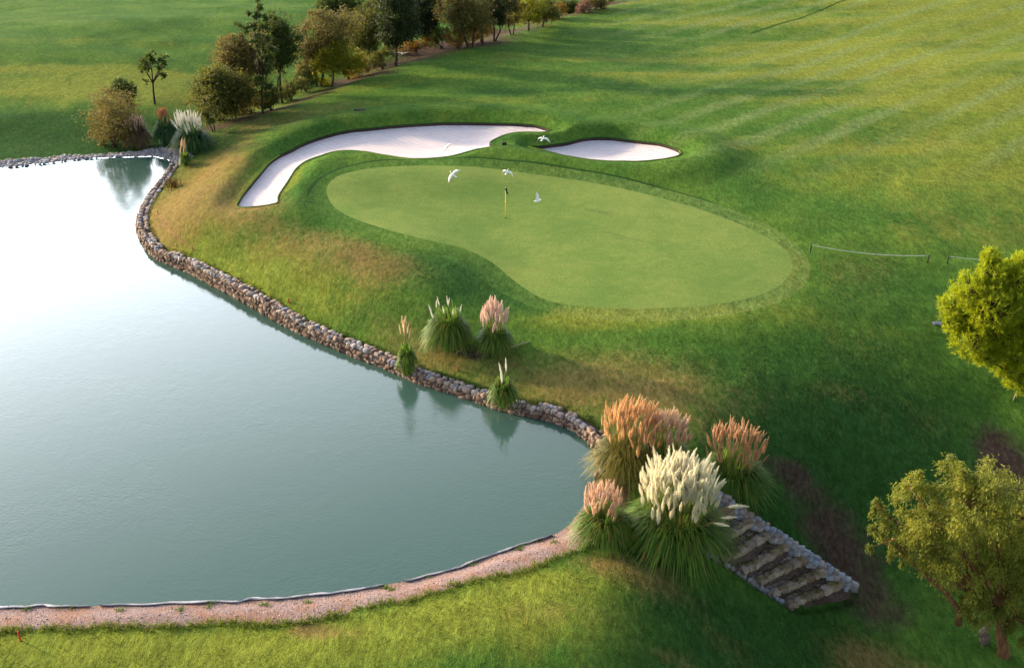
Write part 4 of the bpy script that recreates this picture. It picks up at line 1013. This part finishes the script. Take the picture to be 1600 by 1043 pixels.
pampas('wide leafy pampas clump with only a few white plumes', (705, 541), 2.2, 1.22, 2.6, .9, 9, 'white', 'grass', 2000, 207, plow=.72, bw=.04, plume_scale=.62, shift=(-.35, .1))
pampas('rose pink pampas clump beside the wide leafy clump on the lawn', (773, 546), 1.55, 1.0, 2.75, .75, 46, 'rose', 'grass', 1100, 208, plow=.64, bw=.04)
pampas('small pampas tuft with three short white plumes on the pond wall', (787, 630), 1.5, .72, 2.15, .26, 3, 'white', 'grass', 760, 209, r0=.25, bw=.036, plume_scale=.95, onwall=True)
pampas('rusty shrub-like pampas with faded pink plumes on the far bank', (217, 228), 2.1, 1.15, 2.6, .9, 34, 'rose', 'rustgrass', 1300, 210, bw=.06, stalks=False, dead=.1)
pampas('dark green pampas with a narrow bunch of red plumes on the far bank', (262, 224), 2.3, 1.05, 3.1, .5, 24, 'red', 'bluegrass', 1200, 211, bw=.06, stalks=False, dead=0)
pampas('bushy blue green pampas with a fan of white plumes on the far bank', (305, 235), 2.1, 1.6, 2.95, 1.15, 38, 'white', 'bluegrass', 1700, 212, shift=(-.35, .2), bw=.06, plow=.8, stalks=False, dead=0, plume_scale=1.1)
pampas('little pampas tuft with a few tan plumes at the far pond corner', (291, 258), 1.2, .5, 2.05, .28, 8, 'tan', 'grass', 420, 213, bw=.055, stalks=False)
# brown reeds at the pond corner
r_ = np.random.default_rng(5); rb = G(272, 292)
g = Geo()
for i in range(60):
    a = r_.random() * 6.28; q = .5 * r_.random(); h = .5 + .6 * r_.random(); p0 = np.array((q * math.cos(a), q * math.sin(a) * 1.6, -.3)); l = np.array((r_.normal() * .2, r_.normal() * .2, h))
    g.tube([p0, p0 + l * .6 + np.array((0, 0, .2)), p0 + l * np.array((1.8, 1.8, 1))], [.02, .016, .005], 4, tone=r_.random())
tag(g.build('reeds', LEAF['amber'], None, rb), 'tuft of dry amber reeds on the wall at the far pond corner', 'reeds')

# ------------------------------------------------------------------ flagstick
def flagstick():
    b = G(790, 340); root = empty('golf_flagstick', b, 'thin yellow flagstick with a furled dark flag on the putting green', 'flagstick')
    h = at_depth(792.5, 293, b[1])[0][2] - b[2]
    g = Geo(); g.tube([(0, 0, -.05), (.01, 0, h)], [.027, .022], 8); g.build('pole', M['yellow'], root)
    g = Geo(); g.tube([(0, 0, -.003), (0, 0, .006)], [.085, .085], 14); g.build('hole', M['dark'], root)
    g = Geo(); g.tube([(.02, 0, h - .02), (.05, -.03, h - .12), (.04, .02, h - .22), (.11, -.02, h - .34), (.15, -.01, h - .44)], [.03, .075, .045, .06, .02], 8); g.build('flag', M['dark'], root)
    V, Fc = ICO2; g = Geo(); g.add(V * .06 + np.array((.012, 0, h * .53)), Fc); g.build('marker_ball', M['yellow'], root)
flagstick()

# ------------------------------------------------------------------ egrets
def egret(label, px, py, hover, yaw, roll, pitch, lw, rw, scale=1.0):
    """lw / rw: (inner wing angle, outer wing angle) above the horizontal, in degrees"""
    g0 = G(px, py + hover * 22); z = g0[2] + hover
    p = P(px, py, z)
    root = empty('egret', p, label, 'bird', 'white egrets flying low over the green'); root.rotation_euler = (R(pitch), R(roll), R(yaw)); root.scale = (scale * .9,) * 3
    # trunk, neck folded in an S and head: one loft
    sec = [((0, -.24, .0), .012), ((0, -.18, .0), .035), ((0, -.08, .0), .062), ((0, .04, -.005), .068), ((0, .13, .0), .05), ((0, .175, .02), .034), ((0, .19, .055), .026), ((0, .175, .085), .024), ((0, .20, .105), .03), ((0, .245, .105), .026), ((0, .275, .1), .01)]
    g = Geo(); g.tube([np.array(s[0]) for s in sec], [s[1] for s in sec], 10)
    for sgn, (a1, a2) in ((-1, lw), (1, rw)):
        pts = []; a1, a2 = R(a1), R(a2); x = .04; z = .03
        stat = [(0, .0, .11, -.11), (.13, a1, .125, -.115), (.15, (a1 + a2) / 2, .11, -.10), (.12, a2, .07, -.10), (.10, a2, .0, -.07), (.07, a2, -.05, -.075)]
        for d, a, f, bk in stat:
            x += d * math.cos(a); z += d * math.sin(a); pts.append((x, z, f, bk))
        V = []
        for x_, z_, f, bk in pts:
            c = (f - bk)
            V += [(sgn * x_, f, z_), (sgn * x_, f - c * .35, z_ + .018), (sgn * x_, bk, z_), (sgn * x_, f - c * .35, z_ - .008)]
        Fc = []
        for k in range(len(pts) - 1):
            for j in range(4):
                j2 = (j + 1) % 4; q = (k * 4 + j, k * 4 + j2, k * 4 + 4 + j2, k * 4 + 4 + j); Fc.append(q if sgn < 0 else q[::-1])
        e = (len(pts) - 1) * 4; Fc += [(e, e + 1, e + 2, e + 3), (3, 2, 1, 0)]
        g.add(V, Fc)
    # fan tail
    g.add([(-.025, -.2, .0), (.025, -.2, .0), (.06, -.32, -.005), (-.06, -.32, -.005), (0, -.2, .015), (0, -.32, .008)], [(0, 4, 5, 3), (4, 1, 2, 5), (1, 0, 3, 2)])
    g.build('body', M['white'], root)
    k = Geo(); k.tube([(0, .27, .1), (0, .345, .085)], [.011, .003], 6); k.build('beak', M['beak'], root)
    for s in (-1, 1):
        l = Geo(); l.tube([(s * .018, -.2, -.02), (s * .018, -.36, -.025), (s * .02, -.43, -.03)], [.008, .006, .01], 5); l.build('leg', M['dark'], root)
egret('white egret beyond the bunkers in front of the dark conifers, wings level', 628, 84, 2.0, 15, 8, 0, (22, -4), (22, 6))
egret('white egret over the pale sand of the larger bunker', 697, 232, 1.2, 25, -35, 10, (-5, -60), (25, -10))
egret('white egret over the grass spit between the two bunkers, wings bowed down', 848, 217, 1.5, -20, 5, 10, (10, -75), (20, -40), 1.2)
egret('white egret with a thick folded wing at the far edge of the green', 708, 273, 1.5, 40, -20, 20, (-20, -55), (30, -20), 1.15)
egret('white egret with both wings arched like a hoop above the flagstick', 792, 269, 1.5, -15, 12, 15, (25, -85), (20, -50), 1.05)
egret('white egret beside the flagstick with one wing raised straight up', 840, 314, 1.3, -75, -30, 0, (5, 0), (75, 65), 1.1)

# ------------------------------------------------------------------ rope barriers
def rope_barrier(label, a, b, drop):
    A = G(*a); B = G(*b); root = empty('rope_barrier', A, label, 'rope barrier', 'rope barriers beside the green')
    D = B - A; ht = .52
    for q in (np.zeros(3), D):
        g = Geo(); g.tube([q + np.array((0, 0, -.15)), q + np.array((.01, 0, ht))], [.035, .032], 8); g.build('post', M['dark'], root)
    pts = []
    for i in range(25):
        s = i / 24; pts.append(D * s + np.array((0, 0, ht - .05 - drop * 4 * s * (1 - s))))
    for i, q in enumerate(pts):   # keep the rope clear of the turf
        gz = Hp(A[0] + q[0], A[1] + q[1]) - A[2]; q[2] = max(q[2], gz + .05)
    g = Geo(); g.tube(pts, .018, 6); g.build('rope', M['rope'], root)
rope_barrier('sagging pale rope between two short dark posts right of the putting green', (1266, 394), (1449, 411), .22)
rope_barrier('sagging pale rope whose posts stand behind the bright green pine', (1480, 412), (1640, 415), .2)

# ------------------------------------------------------------------ small things
def stake(label, px, py, h, mat, w=.05):
    b = G(px, py); g = Geo()
    g.tube([(0, 0, -.15), (0, 0, h * .92), (0, 0, h)], [w * .7, w * .7, w * .25], 4)
    tag(g.build('hazard_stake', M[mat], None, b, False), label, 'stake', 'red hazard stakes round the pond')
stake('bright red stake on the near grass by the earth path', 32, 1000, .42, 'redpaint')
stake('bright red stake in front of the cream pampas clump', 1006, 874, .36, 'redpaint')
stake('rusty stake on the bank above the straight middle of the pond wall', 451, 472, .22, 'rust', .06)
stake('rusty stake between the leafy pampas and the small white tuft', 715, 579, .26, 'rust', .06)
stake('rusty stake on the dry bank below the lower tip of the larger bunker', 301, 390, .26, 'rust')
stake('rusty stake nearest the far curve of the pond wall', 247, 335, .3, 'rust')

def ribbon(name, pts_px, w, mat, dz, kind, sub_=14):
    P3 = [G(*p) for p in pts_px]; line = catmull([p[:2] for p in P3], .35, False)
    t = np.gradient(line, axis=0); t /= np.linalg.norm(t, axis=1)[:, None]; n = np.stack([-t[:, 1], t[:, 0]], 1)
    a = line + n * w / 2; b = line - n * w / 2
    V = np.concatenate([np.c_[a, H(a) + dz], np.c_[b, H(b) + dz]]); k = len(line)
    o = obj(name, mesh_np(name, V, [(i, i + 1, k + i + 1, k + i) for i in range(k - 1)], M[mat])); tag(o, kind=kind); return o
ribbon('red_line', [(247, 335), (258, 352), (280, 374), (301, 390)], .03, 'rust', .02, 'structure')
ribbon('red_line', [(1000, 873), (1006, 874), (1030, 887), (1062, 903)], .03, 'rust', .02, 'structure')
ribbon('ditch_line', [(1172, 53), (1230, 34), (1290, 13), (1330, -2)], .22, 'ring', .02, 'structure')

def lump(name, label, cat, px, py, size, mat, rz=0):
    g = Geo(); stone(g, (0, 0, size[2] * .25), size, rz, .05, 0, .08, ICO2, .4); tag(g.build(name, M[mat], None, G(px, py)), label, cat)
lump('drain_cover', 'flat dark drain cover on the dry turf behind the larger bunker', 'drain cover', 563, 173, (1.0, .6, .08), 'dark')
lump('stone_slab', 'blue grey slab lying in the grass beside the pine', 'slab', 1465, 506, (.5, .36, .1), 'slate')
lump('turf_clod', 'dark clod of turf on the near rim between the two bunkers', 'clod', 788, 229, (.34, .26, .24), 'dark')
def stick(label, a, b, r):
    A = G(*a); B = G(*b); D = B - A; g = Geo()
    g.tube([(0, 0, r * .6), D * .5 + np.array((0, .03, r + .03)), D + np.array((0, 0, r * .6))], [r, r * .9, r * .5], 6)
    tag(g.build('dead_stick', M['stick'], None, A), label, 'stick')
stick('long pale dead stick lying beside the rose pink pampas', (797, 545), (828, 534), .035)
stick('short pale dead stick below the wide leafy pampas', (712, 553), (722, 547), .035)
stick('pale stick leaning on the slope under the pine', (1583, 626), (1590, 612), .03)

def rock_pile():
    b = G(1537, 1004); g = Geo()
    stone(g, (0, 0, .2), (.34, .3, .5), .3, .2, 0, .15, ICO2, .6); stone(g, (-.1, .05, .5), (.26, .24, .4), .9, .3, 0, .2, ICO2, .6); stone(g, (.03, .08, .78), (.2, .2, .34), .2, .3, 0, .2, ICO1, .6)
    tag(g.build('boundary_rock', M['rubble'], None, b), 'pale upright knobbly rock beside the willow trunk', 'rock')
rock_pile()

# pebbles of the far gravel bank and the earth path (uncountable)
def pebbles(name, poly, n, smin, smax, mat, box, seed):
    global rng
    rng = np.random.default_rng(seed); random.seed(seed)
    pts = np.stack([rng.uniform(box[0], box[1], n * 6), rng.uniform(box[2], box[3], n * 6)], 1)
    d = sd_poly(pts, poly[::2]); pts = pts[d < -.05][:n]; z = H(pts); g = Geo()
    for p, zz in zip(pts, z):
        s = random.uniform(smin, smax); stone(g, (p[0], p[1], zz + s * .15), (s * 1.3, s, s * .7), random.random() * 3, .4, 0, .15, ICO0, .7)
    tag(g.build(name, M[mat], None, None, True), kind='stuff')
gx = GRAV; pebbles('bank_pebbles', GRAV, 1300, .08, .28, 'weirwall', (-48, gx[:, 0].max(), gx[:, 1].min(), gx[:, 1].max()), 61)
px_ = PATH; pebbles('path_pebbles', PATH, 900, .015, .05, 'wallstone', (-19, px_[:, 0].max(), px_[:, 1].min(), px_[:, 1].max()), 62)

# ------------------------------------------------------------------ long grass of the near rough (uncountable)
def rough_grass():
    global rng
    rng = np.random.default_rng(91)
    n = 230000
    x = rng.uniform(-32, 28, n); y = rng.uniform(20, 62, n)
    keep = (np.abs(x) < y * .66 + 2) & (rng.random(n) < np.clip(1.25 - (y - 22) / 42, .18, 1))
    x, y = x[keep], y[keep]
    q = fbm(x / .8, y / .8, 19); keep = rng.random(len(x)) < smooth(.32, .62, q); xy = np.stack([x[keep], y[keep]], 1)
    for pl, m in ((POND, .75), (PATH, -.05), (FRINGE, .2), (BUNK1, .1), (BUNK2, .1), (WEP, .2)):
        xy = xy[sd_poly(xy, pl[::2] if len(pl) > 8 else pl) > m]
    zf = zone_fields(xy); k = rng.random(len(xy)) > zf[:, 2] * 1.3; xy, zf = xy[k], zf[k]
    nb = len(xy)
    tw = np.gradient(wl, axis=0); tw /= np.linalg.norm(tw, axis=1)[:, None]; k2 = rng.integers(0, len(wl), 9000); nv = np.stack([-tw[:, 1], tw[:, 0]], 1)
    e1 = wl[k2] + nv[k2] * (.60 + .30 * rng.random((9000, 1)) ** 2) + tw[k2] * rng.normal(size=(9000, 1)) * .2; e1 = e1[(fbm(e1[:, 0] / .7, e1[:, 1] / .7, 4) > .45) & (sd_poly(e1, POND) > .5)]
    k3 = rng.integers(0, len(ge), 6000); e2 = ge[k3] + rng.normal(size=(6000, 2)) * .11
    c3 = np.repeat(fr[rng.integers(0, len(fr), 60)] + rng.normal(size=(60, 2)) * np.array((.5, .35)), 40, 0); e3 = c3 + rng.normal(size=c3.shape) * .09; e3 = e3[(sd_poly(e3, PATH) < -.02) & (sd_poly(e3, POND) > .05)]
    ex = np.concatenate([e1, e2, e3]); xy = np.concatenate([xy, ex]); zf = np.concatenate([zf, zone_fields(ex) * np.array((.5, 1, 0, 1))])
    z = H(xy); n = len(xy); h = (.035 + .06 * rng.random(n)) * (1 + .5 * zf[:, 3]); h[nb:] *= 1.9; a = rng.random(n) * 6.283; l = h * .8
    w = .012 + .010 * rng.random(n); b = np.c_[xy, z - .01]; sx = np.c_[np.cos(a) * w, np.sin(a) * w, np.zeros(n)]
    a2 = rng.random(n) * 6.283; tip = b + np.c_[np.cos(a2) * l, np.sin(a2) * l, h]
    V = np.stack([b - sx, b + sx, tip], 1).reshape(-1, 3)
    me = mesh_np('rough_grass', V, np.arange(n * 3).reshape(n, 3), M['blade'])
    attr(me, 'zone', np.repeat(zf, 3, 0)); attr(me, 'tone', np.repeat(rng.random(n), 3))
    tag(obj('rough_grass', me), kind='stuff')
rough_grass()

# ------------------------------------------------------------------ light
HAZE = (45.0, 2.5)
SUN_EL, SUN_AZ = R(13), R(-62)          # azimuth from +Y, negative to the left
w = bpy.data.worlds.new('World'); sc.world = w; w.use_nodes = True
nt = w.node_tree; bg = nt.nodes['Background']; sky = nt.nodes.new('ShaderNodeTexSky')
sky.sky_type = 'NISHITA'; sky.sun_disc = False; sky.sun_elevation = SUN_EL; sky.sun_rotation = SUN_AZ
sky.air_density = 1.0; sky.dust_density = 2.5; sky.ozone_density = 1.0; sky.altitude = 50
# evening haze: a pale veil low in the sky, brightest round the sun
def wn(t, **k):
    n = nt.nodes.new('ShaderNode' + t)
    for a, b in k.items(): setattr(n, a, b)
    return n
def wm(op, a, b=0.0):
    n = wn('Math', operation=op)
    for i, q in enumerate((a, b)):
        if isinstance(q, (int, float)): n.inputs[i].default_value = q
        else: nt.links.new(q, n.inputs[i])
    return n.outputs[0]
tcw = wn('TexCoord'); sxyz = wn('SeparateXYZ'); nt.links.new(tcw.outputs['Generated'], sxyz.inputs[0])
HAZ = R(-34)
dot = wm('ADD', wm('MULTIPLY', sxyz.outputs[0], math.sin(HAZ)), wm('MULTIPLY', sxyz.outputs[1], math.cos(HAZ)))
az = wm('POWER', wm('MAXIMUM', wm('MULTIPLY', wm('ADD', dot, 1.0), 0.5), 0.0), 7.0)
elv = wm('EXPONENT', wm('MULTIPLY', wm('POWER', wm('MULTIPLY', wm('ABSOLUTE', sxyz.outputs[2]), 1.66), 4.0), -1.0))
hz = wm('MULTIPLY', elv, wm('ADD', wm('MULTIPLY', az, HAZE[0]), HAZE[1]))
cmb = wn('CombineColor')
for i, q in enumerate((0.92, 0.97, 1.06)): nt.links.new(wm('MULTIPLY', hz, q), cmb.inputs[i])
addn = wn('Mix', data_type='RGBA', blend_type='ADD'); addn.inputs[0].default_value = 1.0
nt.links.new(sky.outputs[0], addn.inputs[6]); nt.links.new(cmb.outputs[0], addn.inputs[7])
nt.links.new(addn.outputs[2], bg.inputs[0]); bg.inputs[1].default_value = 0.125
sd = bpy.data.lights.new('sun', 'SUN'); sd.energy = 5.0; sd.angle = R(3); sd.color = (1.0, 0.76, 0.44)
so = bpy.data.objects.new('sun', sd); COL.objects.link(so); so.location = (-60, 40, 60)
dirv = Vector((math.sin(SUN_AZ) * math.cos(SUN_EL), math.cos(SUN_AZ) * math.cos(SUN_EL), math.sin(SUN_EL)))
so.rotation_euler = dirv.to_track_quat('Z', 'Y').to_euler()
vs = sc.view_settings; vs.view_transform = 'Standard'; vs.look = 'None'; vs.gamma = 1.0; vs.use_curve_mapping = False
vs.exposure = 0.92
sc.cycles.max_bounces = 6; sc.cycles.diffuse_bounces = 3; sc.cycles.transmission_bounces = 4
